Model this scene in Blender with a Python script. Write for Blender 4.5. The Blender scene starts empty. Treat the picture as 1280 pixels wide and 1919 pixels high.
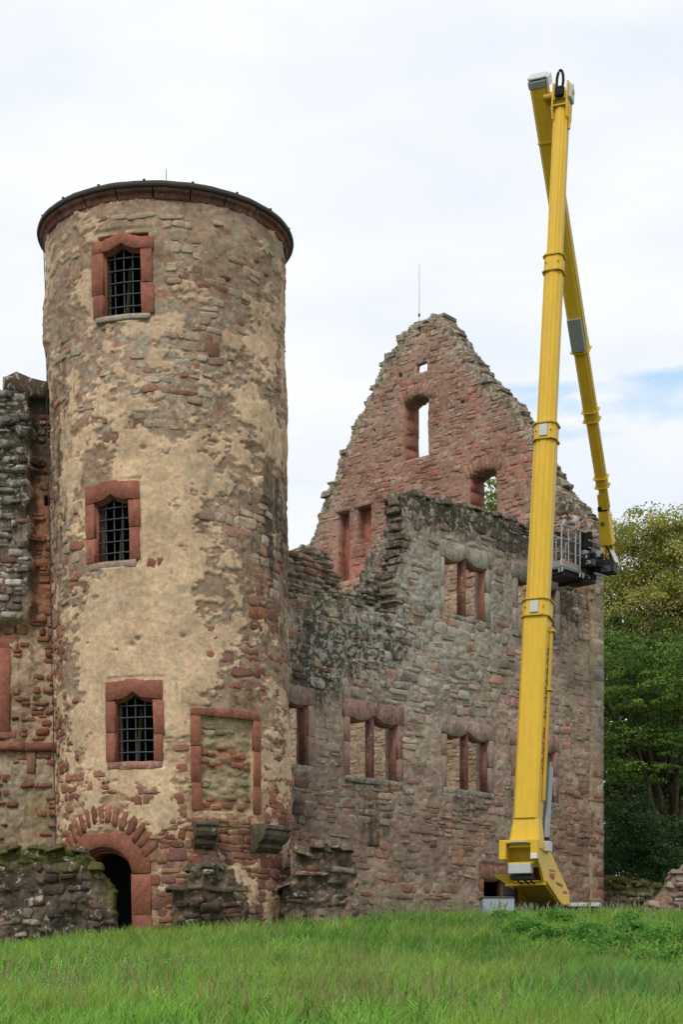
import bpy, math, random
import numpy as np
from mathutils import Vector

random.seed(7)
rng = np.random.default_rng(11)
scene = bpy.context.scene
COL = scene.collection

# ------------------------------------------------------------------ camera
EYE = 1.6
FPX, CX, HY = 3200.0, 640.0, 1850.0          # focal length, axis and horizon of the photograph
cam_d = bpy.data.cameras.new('camera')
cam = bpy.data.objects.new('camera', cam_d)
COL.objects.link(cam)
cam.location = (0, 0, EYE)
cam.rotation_euler = (math.radians(90), 0, 0)
cam_d.sensor_fit = 'VERTICAL'
cam_d.sensor_height = 36.0
cam_d.lens = 36.0 * FPX / 1919.0
cam_d.shift_y = (HY - 959.5) / 1919.0
cam_d.clip_start = 0.5
cam_d.clip_end = 3000
scene.camera = cam

# ------------------------------------------------------------------ light
SUN_EL, SUN_AZ = math.radians(50), math.radians(200)   # azimuth clockwise from +Y: behind the camera, a little left
w = bpy.data.worlds.new('World')
scene.world = w
w.use_nodes = True
nt = w.node_tree
for n in list(nt.nodes):
    nt.nodes.remove(n)
N = nt.nodes.new
L = nt.links.new
out = N('ShaderNodeOutputWorld')
bg = N('ShaderNodeBackground')
bg.inputs['Strength'].default_value = 0.12
sky = N('ShaderNodeTexSky')
sky.sky_type = 'NISHITA'
sky.sun_disc = False
sky.sun_elevation = SUN_EL
sky.sun_rotation = SUN_AZ
sky.air_density = 1.0
sky.dust_density = 1.5
tc = N('ShaderNodeTexCoord')
mp = N('ShaderNodeMapping')
mp.inputs['Scale'].default_value = (1.0, 1.0, 3.2)
mp.inputs['Location'].default_value = (0.37, 0.0, 0.52)
L(tc.outputs['Generated'], mp.inputs['Vector'])
n1 = N('ShaderNodeTexNoise')
n1.inputs['Scale'].default_value = 2.3
n1.inputs['Detail'].default_value = 6
n1.inputs['Roughness'].default_value = 0.5
n1.inputs['Distortion'].default_value = 0.3
L(mp.outputs['Vector'], n1.inputs['Vector'])
# breaks in the cloud: low noise, and the two gaps low in the view beside the gable
nd = N('ShaderNodeTexNoise'); nd.inputs['Scale'].default_value = 9; nd.inputs['Detail'].default_value = 6
L(mp.outputs['Vector'], nd.inputs['Vector'])
na = N('ShaderNodeVectorMath'); na.operation = 'SUBTRACT'; L(nd.outputs['Color'], na.inputs[0]); na.inputs[1].default_value = (.5, .5, .5)
nb_ = N('ShaderNodeVectorMath'); nb_.operation = 'SCALE'; L(na.outputs[0], nb_.inputs[0]); nb_.inputs['Scale'].default_value = .34
nv = N('ShaderNodeVectorMath'); nv.operation = 'ADD'; L(mp.outputs['Vector'], nv.inputs[0]); L(nb_.outputs[0], nv.inputs[1])
def gap(dx, dy, rad, amount):
    v = Vector((dx, 1, dy)).normalized()
    sc, lo_ = mp.inputs['Scale'].default_value, mp.inputs['Location'].default_value
    d = N('ShaderNodeVectorMath'); d.operation = 'DISTANCE'
    L(nv.outputs[0], d.inputs[0]); d.inputs[1].default_value = (v.x * sc[0] + lo_[0], v.y * sc[1] + lo_[1], v.z * sc[2] + lo_[2])
    m = N('ShaderNodeMapRange'); m.interpolation_type = 'SMOOTHSTEP'; L(d.outputs['Value'], m.inputs[0])
    for i_, v_ in zip((1, 2, 3, 4), (0, rad, amount, 0)): m.inputs[i_].default_value = v_
    return m.outputs[0]
gs = [gap((1185 - 640) / 3200, (1850 - 785) / 3200, .12, .22), gap((950 - 640) / 3200, (1850 - 700) / 3200, .11, .19), gap((1060 - 640) / 3200, (1850 - 770) / 3200, .09, .13),
      gap((590 - 640) / 3200, (1850 - 900) / 3200, .15, .17), gap((610 - 640) / 3200, (1850 - 740) / 3200, .12, .15)]
s_ = n1.outputs['Fac']
for g_ in gs:
    q = N('ShaderNodeMath'); q.operation = 'SUBTRACT'; L(s_, q.inputs[0]); L(g_, q.inputs[1]); s_ = q.outputs[0]
cr = N('ShaderNodeValToRGB')                 # how much cloud covers the blue
cr.color_ramp.elements[0].position = 0.20
cr.color_ramp.elements[0].color = (0.1, 0.1, 0.1, 1)
cr.color_ramp.elements[1].position = 0.38
cr.color_ramp.elements[1].color = (1, 1, 1, 1)
L(s_, cr.inputs['Fac'])
n2 = N('ShaderNodeTexNoise')
n2.inputs['Scale'].default_value = 5.5
n2.inputs['Detail'].default_value = 7
n2.inputs['Roughness'].default_value = 0.5
L(mp.outputs['Vector'], n2.inputs['Vector'])
cc = N('ShaderNodeValToRGB')                 # cloud tone, divided by the background strength
k = 1 / 0.12
cc.color_ramp.elements[0].position = 0.35
cc.color_ramp.elements[0].color = (0.735 * k, 0.785 * k, 0.875 * k, 1)
cc.color_ramp.elements[1].position = 0.62
cc.color_ramp.elements[1].color = (0.86 * k, 0.875 * k, 0.88 * k, 1)
L(n2.outputs['Fac'], cc.inputs['Fac'])
veil = N('ShaderNodeMix')                    # thin bright veil over the blue
veil.data_type = 'RGBA'
veil.inputs[0].default_value = 0.72
L(sky.outputs['Color'], veil.inputs[6])
veil.inputs[7].default_value = (0.47 * k, 0.73 * k, 0.98 * k, 1)
mx = N('ShaderNodeMix')
mx.data_type = 'RGBA'
L(cr.outputs['Color'], mx.inputs[0])
L(veil.outputs[2], mx.inputs[6])
L(cc.outputs['Color'], mx.inputs[7])
L(mx.outputs[2], bg.inputs['Color'])
L(bg.outputs['Background'], out.inputs['Surface'])

sun_d = bpy.data.lights.new('sun', 'SUN')
sun_d.energy = 1.5
sun_d.angle = math.radians(12)
sun_d.color = (1.0, 0.93, 0.82)
sun = bpy.data.objects.new('sun', sun_d)
COL.objects.link(sun)
sd = Vector((math.sin(SUN_AZ) * math.cos(SUN_EL), math.cos(SUN_AZ) * math.cos(SUN_EL), math.sin(SUN_EL)))
sun.rotation_euler = sd.to_track_quat('Z', 'Y').to_euler()

scene.view_settings.view_transform = 'Standard'
scene.view_settings.look = 'None'
scene.view_settings.gamma = 1
scene.view_settings.exposure = 0.2
scene.view_settings.use_curve_mapping = False

# ------------------------------------------------------------------ helpers
ORIG = {}

def at(x, y, Y):
    """point at depth Y that the photograph shows at pixel x, y"""
    return np.array([(x - CX) / FPX * Y, Y, EYE + (HY - y) / FPX * Y])

def hash2(i, j, seed):
    h = (i.astype(np.int64) * 374761393 + j.astype(np.int64) * 668265263 + seed * 974634777) & 0xFFFFFFFF
    h = ((h ^ (h >> 13)) * 1274126177) & 0xFFFFFFFF
    h = (h ^ (h >> 16)) & 0xFFFFFFFF
    return h / 4294967295.0

def vnoise(x, y, seed=0):
    x = np.asarray(x, float); y = np.asarray(y, float)
    i = np.floor(x); j = np.floor(y)
    fx = x - i; fy = y - j
    fx = fx * fx * (3 - 2 * fx); fy = fy * fy * (3 - 2 * fy)
    a = hash2(i, j, seed); b = hash2(i + 1, j, seed)
    c = hash2(i, j + 1, seed); d = hash2(i + 1, j + 1, seed)
    return (a * (1 - fx) + b * fx) * (1 - fy) + (c * (1 - fx) + d * fx) * fy

def fbm(x, y, scale, octv=4, seed=0, gain=0.5):
    s = 0; a = 1; t = 0
    for o in range(octv):
        s = s + a * vnoise(np.asarray(x) * scale + 17.3 * o, np.asarray(y) * scale - 9.1 * o, seed + o)
        t += a; a *= gain; scale *= 2.03
    return s / t

def sstep(a, b, x):
    t = np.clip((x - a) / (b - a), 0, 1)
    return t * t * (3 - 2 * t)

def mix(a, b, t):
    t = np.asarray(t)[..., None]
    return np.asarray(a) * (1 - t) + np.asarray(b) * t

def mk(name, V, F, mat, parent=None, col=None, wx=None, smooth=False, bevel=0):
    """one mesh object from world-space vertices; F is an int array of quads or a list of faces"""
    V = np.asarray(V, float)
    o0 = np.zeros(3)
    if parent is not None:
        o0 = ORIG[parent.name]
    me = bpy.data.meshes.new(name)
    if isinstance(F, np.ndarray):
        n, kk = F.shape
        me.vertices.add(len(V))
        me.vertices.foreach_set('co', (V - o0).astype(np.float32).ravel())
        me.loops.add(n * kk)
        me.loops.foreach_set('vertex_index', F.astype(np.int32).ravel())
        me.polygons.add(n)
        me.polygons.foreach_set('loop_start', np.arange(0, n * kk, kk, dtype=np.int32))
        me.update(calc_edges=True)
    else:
        me.from_pydata((V - o0).tolist(), [], [tuple(int(i) for i in f) for f in F])
        me.update()
    if col is not None:
        c4 = np.ones((len(V), 4), np.float32); c4[:, :3] = np.clip(col, 0, 1)
        at_ = me.color_attributes.new('col', 'FLOAT_COLOR', 'POINT')
        at_.data.foreach_set('color', c4.ravel())
    if wx is not None:
        c4 = np.ones((len(V), 4), np.float32); c4[:, :3] = np.clip(wx, 0, 1)
        at_ = me.color_attributes.new('wx', 'FLOAT_COLOR', 'POINT')
        at_.data.foreach_set('color', c4.ravel())
    if smooth:
        me.polygons.foreach_set('use_smooth', np.ones(len(me.polygons), bool))
    me.materials.append(mat)
    o = bpy.data.objects.new(name, me)
    COL.objects.link(o)
    if parent is not None:
        o.parent = parent
    ORIG[o.name] = o0
    if bevel:
        b = o.modifiers.new('bevel', 'BEVEL'); b.width = bevel; b.segments = 1; b.limit_method = 'ANGLE'
    return o

def thing(name, label, cat, loc, group=None):
    o = bpy.data.objects.new(name, None)
    COL.objects.link(o)
    o.location = tuple(loc)
    o.empty_display_size = 0.3
    ORIG[o.name] = np.array(loc, float)
    return tag(o, label, cat, group)

def tag(o, label, cat, group=None):
    o['label'] = label; o['category'] = cat
    if group: o['group'] = group
    return o

class MB:
    """collects simple solids, builds them as one mesh"""
    def __init__(s): s.V = []; s.F = []
    def add(s, V, F):
        k0 = len(s.V)
        s.V += [tuple(v) for v in V]
        s.F += [tuple(i + k0 for i in f) for f in F]
        return s
    def prism(s, prof, p0, p1, A, B, sc1=1.0):
        """profile [(a, b)] swept from p0 to p1; A and B are the profile axes"""
        p0, p1, A, B = map(lambda q: np.array(q, float), (p0, p1, A, B))
        n = len(prof)
        V = [p0 + a * A + b * B for a, b in prof] + [p1 + sc1 * (a * A + b * B) for a, b in prof]
        F = [(i, (i + 1) % n, n + (i + 1) % n, n + i) for i in range(n)]
        F += [tuple(range(n))[::-1], tuple(range(n, 2 * n))]
        return s.add(V, F)
    def box(s, c, X, Y, Z):
        """centre and three half-axis vectors"""
        c, X, Y, Z = map(lambda q: np.array(q, float), (c, X, Y, Z))
        V = [c + i * X + j * Y + k_ * Z for k_ in (-1, 1) for i, j in ((-1, -1), (1, -1), (1, 1), (-1, 1))]
        return s.add(V, [(3, 2, 1, 0), (4, 5, 6, 7), (0, 1, 5, 4), (1, 2, 6, 5), (2, 3, 7, 6), (3, 0, 4, 7)])
    def tube(s, pts, r, n=8):
        pts = [np.array(p, float) for p in pts]
        rs = r if isinstance(r, (list, tuple)) else [r] * len(pts)
        rings = []
        for i, p in enumerate(pts):
            d = pts[min(i + 1, len(pts) - 1)] - pts[max(i - 1, 0)]
            d /= np.linalg.norm(d) + 1e-9
            a = np.cross(d, (0, 0, 1.0) if abs(d[2]) < 0.9 else (1.0, 0, 0)); a /= np.linalg.norm(a)
            b = np.cross(d, a)
            rings += [p + rs[i] * (math.cos(t) * a + math.sin(t) * b) for t in [2 * math.pi * q / n for q in range(n)]]
        F = []
        for i in range(len(pts) - 1):
            for q in range(n):
                F.append((i * n + q, i * n + (q + 1) % n, (i + 1) * n + (q + 1) % n, (i + 1) * n + q))
        F += [tuple(range(n))[::-1], tuple(range((len(pts) - 1) * n, len(pts) * n))]
        return s.add(rings, F)
    def build(s, name, mat, parent=None, **kw):
        return mk(name, s.V, s.F, mat, parent, **kw)

# ------------------------------------------------------------------ materials
def new_mat(name):
    m = bpy.data.materials.new(name); m.use_nodes = True
    t = m.node_tree
    b = t.nodes['Principled BSDF']
    b.inputs['Specular IOR Level'].default_value = 0.25
    return m, t, b

def masonry_mat(name, bump=0.35, rough=0.92, flat=None):
    """weathered stone, render and mortar: colour from the piece's own attribute, broken up by grain,
    white lichen (wx red), dark algae and painted shade (wx green) and moss (wx blue)"""
    m, t, b = new_mat(name)
    N = t.nodes.new; L = t.links.new
    b.inputs['Roughness'].default_value = rough
    b.inputs['Specular IOR Level'].default_value = 0.15
    geo = N('ShaderNodeNewGeometry')
    def noise(scale, detail=4, rough_=0.55, vec=None, dist=0):
        n = N('ShaderNodeTexNoise'); n.inputs['Scale'].default_value = scale
        n.inputs['Detail'].default_value = detail; n.inputs['Roughness'].default_value = rough_
        n.inputs['Distortion'].default_value = dist
        L(vec or geo.outputs['Position'], n.inputs['Vector'])
        return n.outputs['Fac']
    def mr(src, a, b_, c=0.0, d=1.0):
        n = N('ShaderNodeMapRange'); L(src, n.inputs[0])
        for i_, v_ in zip((1, 2, 3, 4), (a, b_, c, d)): n.inputs[i_].default_value = v_
        return n.outputs[0]
    def math_(op, a, b_):
        n = N('ShaderNodeMath'); n.operation = op
        for i_, v_ in enumerate((a, b_)):
            if isinstance(v_, (int, float)): n.inputs[i_].default_value = v_
            else: L(v_, n.inputs[i_])
        return n.outputs[0]
    def mixc(f, a, b_, mode='MIX'):
        n = N('ShaderNodeMix'); n.data_type = 'RGBA'; n.blend_type = mode
        for i_, v_ in ((0, f), (6, a), (7, b_)):
            if isinstance(v_, (int, float)): n.inputs[i_].default_value = v_
            elif isinstance(v_, tuple): n.inputs[i_].default_value = v_ + (1,)
            else: L(v_, n.inputs[i_])
        return n.outputs[2]
    if flat is None:
        ac = N('ShaderNodeAttribute'); ac.attribute_name = 'col'
        aw = N('ShaderNodeAttribute'); aw.attribute_name = 'wx'
        sep = N('ShaderNodeSeparateColor'); L(aw.outputs['Color'], sep.inputs[0])
        base = ac.outputs['Color']; li, dk, ms = sep.outputs[0], sep.outputs[1], sep.outputs[2]
    else:
        c = N('ShaderNodeRGB'); c.outputs[0].default_value = flat[0] + (1,); base = c.outputs[0]
        li, dk, ms = [math_('ADD', v_, 0.0) for v_ in flat[1]]
    # tone variation at three sizes
    v1 = mr(noise(1.1, 5), 0.3, 0.7, 0.78, 1.22)
    v2 = mr(noise(9, 6, 0.65), 0.3, 0.7, 0.72, 1.28)
    v3 = mr(noise(55, 3, 0.6), 0.3, 0.7, 0.82, 1.18)
    vv = math_('MULTIPLY', math_('MULTIPLY', v1, v2), v3)
    cm = N('ShaderNodeCombineColor'); [L(vv, cm.inputs[i_]) for i_ in range(3)]
    base = mixc(1.0, base, cm.outputs[0], 'MULTIPLY')
    # warm / cool drift
    base = mixc(mr(noise(2.7, 4), 0.42, 0.7, 0, 0.35), base, mixc(1.0, base, (0.94, 0.99, 0.96), 'MULTIPLY'))
    # dark algae running down in streaks, and shade painted through the same channel
    mpn = N('ShaderNodeMapping'); mpn.inputs['Scale'].default_value = (2.6, 2.6, 0.55)
    L(geo.outputs['Position'], mpn.inputs['Vector'])
    st = math_('ADD', math_('MULTIPLY', noise(1.6, 7, 0.6, mpn.outputs[0]), 0.6), math_('MULTIPLY', noise(6, 6, 0.7), 0.4))
    f_dk = mr(math_('ADD', st, math_('MULTIPLY', dk, 0.42)), 0.62, 0.80, 0, 0.86)
    base = mixc(f_dk, base, (0.05, 0.042, 0.032))
    # moss
    f_ms = mr(math_('ADD', noise(5, 6, 0.6), math_('MULTIPLY', ms, 0.5)), 0.68, 0.80, 0, 0.9)
    base = mixc(f_ms, base, (0.085, 0.085, 0.022))
    # white lichen specks
    f_li = mr(math_('ADD', noise(6.5, 8, 0.66, dist=0.6), math_('MULTIPLY', li, 0.2)), 0.66, 0.72, 0, 0.7)
    base = mixc(f_li, base, (0.44, 0.43, 0.37))
    L(base, b.inputs['Base Color'])
    bp = N('ShaderNodeBump'); bp.inputs['Strength'].default_value = bump; bp.inputs['Distance'].default_value = 0.05
    hh = math_('ADD', noise(7, 8, 0.62), math_('MULTIPLY', noise(34, 5, 0.6), 0.45))
    L(hh, bp.inputs['Height']); L(bp.outputs[0], b.inputs['Normal'])
    return m

def paint_mat(name, col, rough=0.35, metal=0.0, dirt=0.25, spec=0.5):
    m, t, b = new_mat(name)
    N = t.nodes.new; L = t.links.new
    geo = N('ShaderNodeNewGeometry')
    n = N('ShaderNodeTexNoise'); n.inputs['Scale'].default_value = 2.2; n.inputs['Detail'].default_value = 8
    n.inputs['Roughness'].default_value = 0.7
    mpn = N('ShaderNodeMapping'); mpn.inputs['Scale'].default_value = (3, 3, 0.7)
    L(geo.outputs['Position'], mpn.inputs['Vector']); L(mpn.outputs[0], n.inputs['Vector'])
    r = N('ShaderNodeMapRange'); L(n.outputs['Fac'], r.inputs[0])
    r.inputs[1].default_value = 0.45; r.inputs[2].default_value = 0.8; r.inputs[3].default_value = 0; r.inputs[4].default_value = dirt
    mm = N('ShaderNodeMix'); mm.data_type = 'RGBA'
    L(r.outputs[0], mm.inputs[0])
    mm.inputs[6].default_value = tuple(col) + (1,)
    mm.inputs[7].default_value = tuple(c * 0.45 + 0.01 for c in col) + (1,)
    L(mm.outputs[2], b.inputs['Base Color'])
    b.inputs['Roughness'].default_value = rough
    b.inputs['Metallic'].default_value = metal
    b.inputs['Specular IOR Level'].default_value = spec
    return m

def leaf_mat(name, trans=0.3, rough=0.6):
    m, t, b = new_mat(name)
    N = t.nodes.new; L = t.links.new
    ac = N('ShaderNodeAttribute'); ac.attribute_name = 'col'
    L(ac.outputs['Color'], b.inputs['Base Color'])
    b.inputs['Roughness'].default_value = rough
    tr = N('ShaderNodeBsdfTranslucent'); L(ac.outputs['Color'], tr.inputs['Color'])
    ms = N('ShaderNodeMixShader'); ms.inputs[0].default_value = trans
    L(b.outputs[0], ms.inputs[1]); L(tr.outputs[0], ms.inputs[2])
    L(ms.outputs[0], t.nodes['Material Output'].inputs['Surface'])
    return m

M_WALL = masonry_mat('weathered_masonry', 0.36)
M_STONE = masonry_mat('rubble_stone', 0.5)
M_RED = masonry_mat('red_sandstone', 0.45)
M_YEL = paint_mat('yellow_paint', (0.72, 0.455, 0.032), 0.45, dirt=0.4, spec=0.35)
M_YELD = paint_mat('yellow_paint_worn', (0.58, 0.38, 0.035), 0.55, dirt=0.6, spec=0.3)
M_GREY = paint_mat('grey_plastic', (0.28, 0.31, 0.32), 0.5)
M_LGREY = paint_mat('light_grey_metal', (0.5, 0.52, 0.52), 0.45, 0.1)
M_DARK = paint_mat('dark_steel', (0.018, 0.02, 0.02), 0.6, spec=.25)
M_BLACK = paint_mat('black_rubber', (0.013, 0.012, 0.015), 0.8, spec=.2)
M_IRON = paint_mat('iron', (0.045, 0.055, 0.065), 0.55, dirt=0.5)
M_ALU = paint_mat('aluminium', (0.38, 0.38, 0.37), 0.4, 0.35)
M_PLATE = paint_mat('galvanised_plate', (0.33, 0.38, 0.42), 0.45, 0.2)
M_SRED = paint_mat('red_print', (0.42, 0.03, 0.015), 0.5)
M_SDK = paint_mat('dark_print', (0.06, 0.06, 0.015), 0.5)
M_ROD = paint_mat('chrome_rod', (0.26, 0.29, 0.31), 0.4, 0.4)
M_WHITE = paint_mat('white_cap', (0.72, 0.72, 0.68), 0.5)
M_LEAF = leaf_mat('leaves', 0.42)
M_GRASS = leaf_mat('grass_blades', 0.5)
M_BARK = masonry_mat('bark', 0.5, flat=((0.09, 0.07, 0.05), (0.1, 0.3, 0.3)))
M_LEAD = paint_mat('lead_edge', (0.055, 0.048, 0.045), 0.7, spec=.2)

# ------------------------------------------------------------------ surfaces  (u along, v up from eye level, d out of the wall)
class Plane:
    def __init__(s, P0, direc):
        s.P0 = np.array(P0, float); s.D = np.array([direc[0], direc[1]]) / math.hypot(*direc)
        s.Nn = np.array([s.D[1], -s.D[0]])         # outward, towards the viewer
    def __call__(s, u, v, d):
        u, v, d = np.broadcast_arrays(np.asarray(u, float), v, d)
        return np.stack([s.P0[0] + s.D[0] * u + s.Nn[0] * d, s.P0[1] + s.D[1] * u + s.Nn[1] * d, v + EYE], -1)
    def uv(s, x, y):
        a = (x - CX) / FPX
        # a*(P0y + Dy u) = P0x + Dx u
        u = (s.P0[0] - a * s.P0[1]) / (a * s.D[1] - s.D[0])
        return u, (HY - y) / FPX * (s.P0[1] + s.D[1] * u)

TR = 2.95
TCY = 43.0
class Tower:
    def R(s, v): return 2.916 + 0.0053 * (np.asarray(v, float) - 4.7)
    def ax(s, v): return -4.225 - 0.0139 * (np.asarray(v, float) - 4.7)
    def __call__(s, u, v, d):
        u, v, d = np.broadcast_arrays(np.asarray(u, float), v, d)
        th = u / TR; r = s.R(v) + d
        return np.stack([s.ax(v) + r * np.sin(th), TCY - r * np.cos(th), v + EYE], -1)
    def uv(s, x, y):
        a = (x - CX) / FPX; v = 10.0
        for _ in range(8):
            cx, R = float(s.ax(v)), float(s.R(v))
            A = a * a + 1; B = -2 * (a * cx + TCY); C = cx * cx + TCY * TCY - R * R
            Y = (-B - math.sqrt(max(B * B - 4 * A * C, 0))) / (2 * A)
            v = (HY - y) / FPX * Y
        return math.atan2(a * Y - cx, TCY - Y) * TR, v
TOW = Tower()

def to_px(surf, u, v):
    P = surf(u, v, 0)
    return CX + FPX * P[..., 0] / P[..., 1], HY - FPX * (P[..., 2] - EYE) / P[..., 1]

def blob(x, y, cx, cy, rx, ry):
    return np.exp(-(((x - cx) / rx) ** 2 + ((y - cy) / ry) ** 2))

def interp_poly(pts):
    xs = np.array([p[0] for p in pts], float); ys = np.array([p[1] for p in pts], float)
    return lambda x: np.interp(x, xs, ys)

def masonry(name, surf, us, vs, solid, disp, colf, wxf, T, parent, back=True, mat=None, jit=0.0, edgecol=None):
    """a wall as a fine relief with real thickness: cells of a (u, v) grid that are solid, front, back and all edges"""
    us = np.asarray(us); vs = np.asarray(vs)
    U, V = np.meshgrid(us, vs, indexing='ij')
    Uc = (U[:-1, :-1] + U[1:, 1:]) / 2; Vc = (V[:-1, :-1] + V[1:, 1:]) / 2
    S = solid(Uc, Vc)
    nu, nv = U.shape
    idx = np.arange(nu * nv).reshape(nu, nv)
    Uj = U + jit * (fbm(U, V, 9, 2, 91) - 0.5) * 2
    Vj = V + jit * (fbm(U, V, 9, 2, 92) - 0.5) * 2
    D = disp(U, V)
    nl = 4
    Tv = T(U, V) if callable(T) else np.full_like(D, T)
    deps = [D, -Tv * 0.3, -Tv * 0.65, -Tv]
    verts = []
    for k_, dd in enumerate(deps):
        j = 0.0 if k_ == 0 else 1.0
        verts.append(surf(Uj + j * 0.05 * (fbm(U, V, 5, 2, 40 + k_) - 0.5), Vj + j * 0.05 * (fbm(U, V, 5, 2, 50 + k_) - 0.5), dd).reshape(-1, 3))
    verts = np.concatenate(verts)
    off = nu * nv
    a, b, c, d = idx[:-1, :-1], idx[1:, :-1], idx[1:, 1:], idx[:-1, 1:]
    faces = [np.stack([a[S], b[S], c[S], d[S]], -1)]
    if back:
        faces.append(np.stack([d[S], c[S], b[S], a[S]], -1) + off * (nl - 1))
    P = np.pad(S, 1, constant_values=False)
    for (di, dj, p, q) in ((-1, 0, d, a), (1, 0, b, c), (0, -1, a, b), (0, 1, c, d)):
        nb = P[1 + di:1 + di + S.shape[0], 1 + dj:1 + dj + S.shape[1]]
        E = S & ~nb
        for l in range(nl - 1):
            faces.append(np.stack([q[E] + off * l, p[E] + off * l, p[E] + off * (l + 1), q[E] + off * (l + 1)], -1))
    F = np.concatenate(faces)
    Cc = colf(U, V).reshape(-1, 3)
    if edgecol is not None:
        Ce = edgecol(U, V).reshape(-1, 3)
    else:
        Ce = Cc
    W = wxf(U, V).reshape(-1, 3)
    Call = np.concatenate([Cc, Ce, Ce, Ce]); Wall = np.concatenate([W] * 4)
    used = np.unique(F)
    remap = np.zeros(len(verts), np.int64); remap[used] = np.arange(len(used))
    return mk(name, verts[used], remap[F], mat or M_WALL, parent, Call[used], Wall[used], smooth=False)

STB = np.array([(-1, -.62), (-.72, -1), (.72, -1), (1, -.62), (1, .62), (.72, 1), (-.72, 1), (-1, .62)])

def stone_arrays(surf, u, v, w, h, proud, r, rot=0.0, d0=0.0, back=0.07):
    """one worked or rubble stone of 25 vertices: joint ring, arris ring, face ring and centre"""
    pts = STB.copy() + r.uniform(-.14, .14, (8, 2))
    ca, sa = math.cos(rot), math.sin(rot)
    V = []
    tilt = r.uniform(-.012, .012, 2)
    for sc, dd in ((1.0, -back), (0.97, proud * 0.45), (0.84, proud)):
        X = pts[:, 0] * w / 2 * sc; Y = pts[:, 1] * h / 2 * (sc if sc > .9 else 1 - (1 - sc) * min(2.2, w / h))
        X2 = X * ca - Y * sa; Y2 = X * sa + Y * ca
        dj = dd + (r.uniform(-.3, .3, 8) * proud + tilt[0] * pts[:, 0] + tilt[1] * pts[:, 1] if dd > 0 else 0)
        V.append(surf(u + X2, v + Y2, d0 + dj))
    V.append(surf(np.array([u]), np.array([v]), np.array([d0 + proud * r.uniform(.9, 1.25)])))
    return np.concatenate(V)

STF = []
for k_ in (0, 8):
    for i_ in range(8):
        j_ = (i_ + 1) % 8
        STF.append((k_ + i_, k_ + j_, k_ + 8 + j_)); STF.append((k_ + i_, k_ + 8 + j_, k_ + 8 + i_))
for i_ in range(8):
    STF.append((16 + i_, 16 + (i_ + 1) % 8, 24))
STF = np.array(STF)

def courses(u0, u1, v0, v1, hr, wr, r, wave=0.05, seed=3):
    """irregular courses of stones filling a rectangle: list of (u, v, w, h)"""
    res = []; v = v0; row = 0
    while v < v1:
        h = r.uniform(*hr); u = u0 - r.uniform(0, wr[1])
        while u < u1:
            wd = r.uniform(*wr)
            if r.random() < 0.12: wd *= 1.5
            vc = v + h / 2 + wave * 2 * (float(fbm(u, v, 0.45, 2, seed)) - .5) * 2
            if r.random() < 0.2 and h > hr[0] * 1.25:
                for q in (-1, 1): res.append((u + wd / 2, vc + q * h / 4, wd, h / 2))
            else:
                res.append((u + wd / 2, vc + r.uniform(-.012, .012), wd, h * r.uniform(.85, 1.08)))
            u += wd
        v += h; row += 1
    return np.array(res)

def lay_stones(surf, S, keep, colf, wxf, proud, parent, gap=0.9, one='stone', many='small_stones', limit=300, seed=5, rotj=0.05, near=None):
    """stones of a wall: the largest as parts of their own, the rest joined"""
    r = np.random.default_rng(seed)
    S = S[keep(S[:, 0], S[:, 1], S[:, 2], S[:, 3])]
    if len(S) == 0: return
    cols = colf(S[:, 0], S[:, 1], r); wxs = wxf(S[:, 0], S[:, 1])
    area = S[:, 2] * S[:, 3]
    if near is not None: area = area * near(S[:, 0], S[:, 1])
    order = np.argsort(-area)
    mV, mF, mC, mW = [], [], [], []
    for rank, i in enumerate(order):
        u, v, wd, h = S[i]
        pr = r.uniform(*proud)
        V = stone_arrays(surf, u, v, wd * gap, h * gap, pr, r, rot=r.uniform(-rotj, rotj))
        C = np.repeat(cols[i][None] * r.uniform(.92, 1.08, (1, 1)), 25, 0); W = np.repeat((wxs[i] * np.array([r.choice([.2, .6, 1.0, 1.9]), r.uniform(.3, 1.4), 1]))[None], 25, 0)
        if rank < limit:
            mk(one, V, STF, M_STONE, parent, C, W)
        else:
            mF.append(STF + 25 * len(mV)); mV.append(V); mC.append(C); mW.append(W)
    if mV:
        o = mk(many, np.concatenate(mV), np.concatenate(mF), M_STONE, parent, np.concatenate(mC), np.concatenate(mW))
        o['kind'] = 'stuff'

RED = (0.27, 0.105, 0.072)
def slab(surf, name, parent, us, vt, vb, d0, d1, col=RED, wx=(.1, .1, 0), ch=0.01, mat=None, seed=0, jit=0.010):
    """a dressed stone between a top and a bottom curve, from depth d0 to d1, with chamfered arrises"""
    us = np.asarray(us, float); vt = np.broadcast_to(np.asarray(vt, float), us.shape); vb = np.broadcast_to(np.asarray(vb, float), us.shape)
    n = len(us); V = []
    r = np.random.default_rng(abs(hash((round(float(us[0]), 3), round(float(vt[0]), 3)))) % 100000 + seed)
    ju = r.uniform(-jit, jit, 2 * n); jv = r.uniform(-jit, jit, 2 * n)
    um = us.copy(); um[0] += ch; um[-1] -= ch
    for uu, t_, b_, dd in ((us, vt, vb, d0), (us, vt, vb, d1 - ch), (um, vt - ch, vb + ch, d1)):
        U = np.concatenate([uu, uu[::-1]]) + ju; W = np.concatenate([b_, t_[::-1]]) + jv
        V.append(surf(U, W, dd + r.uniform(-.003, .003, 2 * n)))
    m = 2 * n; F = []
    for l in (0, 1):
        for i in range(m):
            j = (i + 1) % m
            F.append((l * m + i, l * m + j, (l + 1) * m + j, (l + 1) * m + i))
    for i in range(n - 1):
        F.append((2 * m + i, 2 * m + i + 1, 2 * m + m - 2 - i, 2 * m + m - 1 - i))
        F.append((i + 1, i, m - 1 - i, m - 2 - i))
    col = np.array(col) * r.uniform(.9, 1.1)
    return mk(name, np.concatenate(V), np.array(F), mat or M_RED, parent, np.repeat([col], 3 * m, 0), np.repeat([wx], 3 * m, 0))

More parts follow.
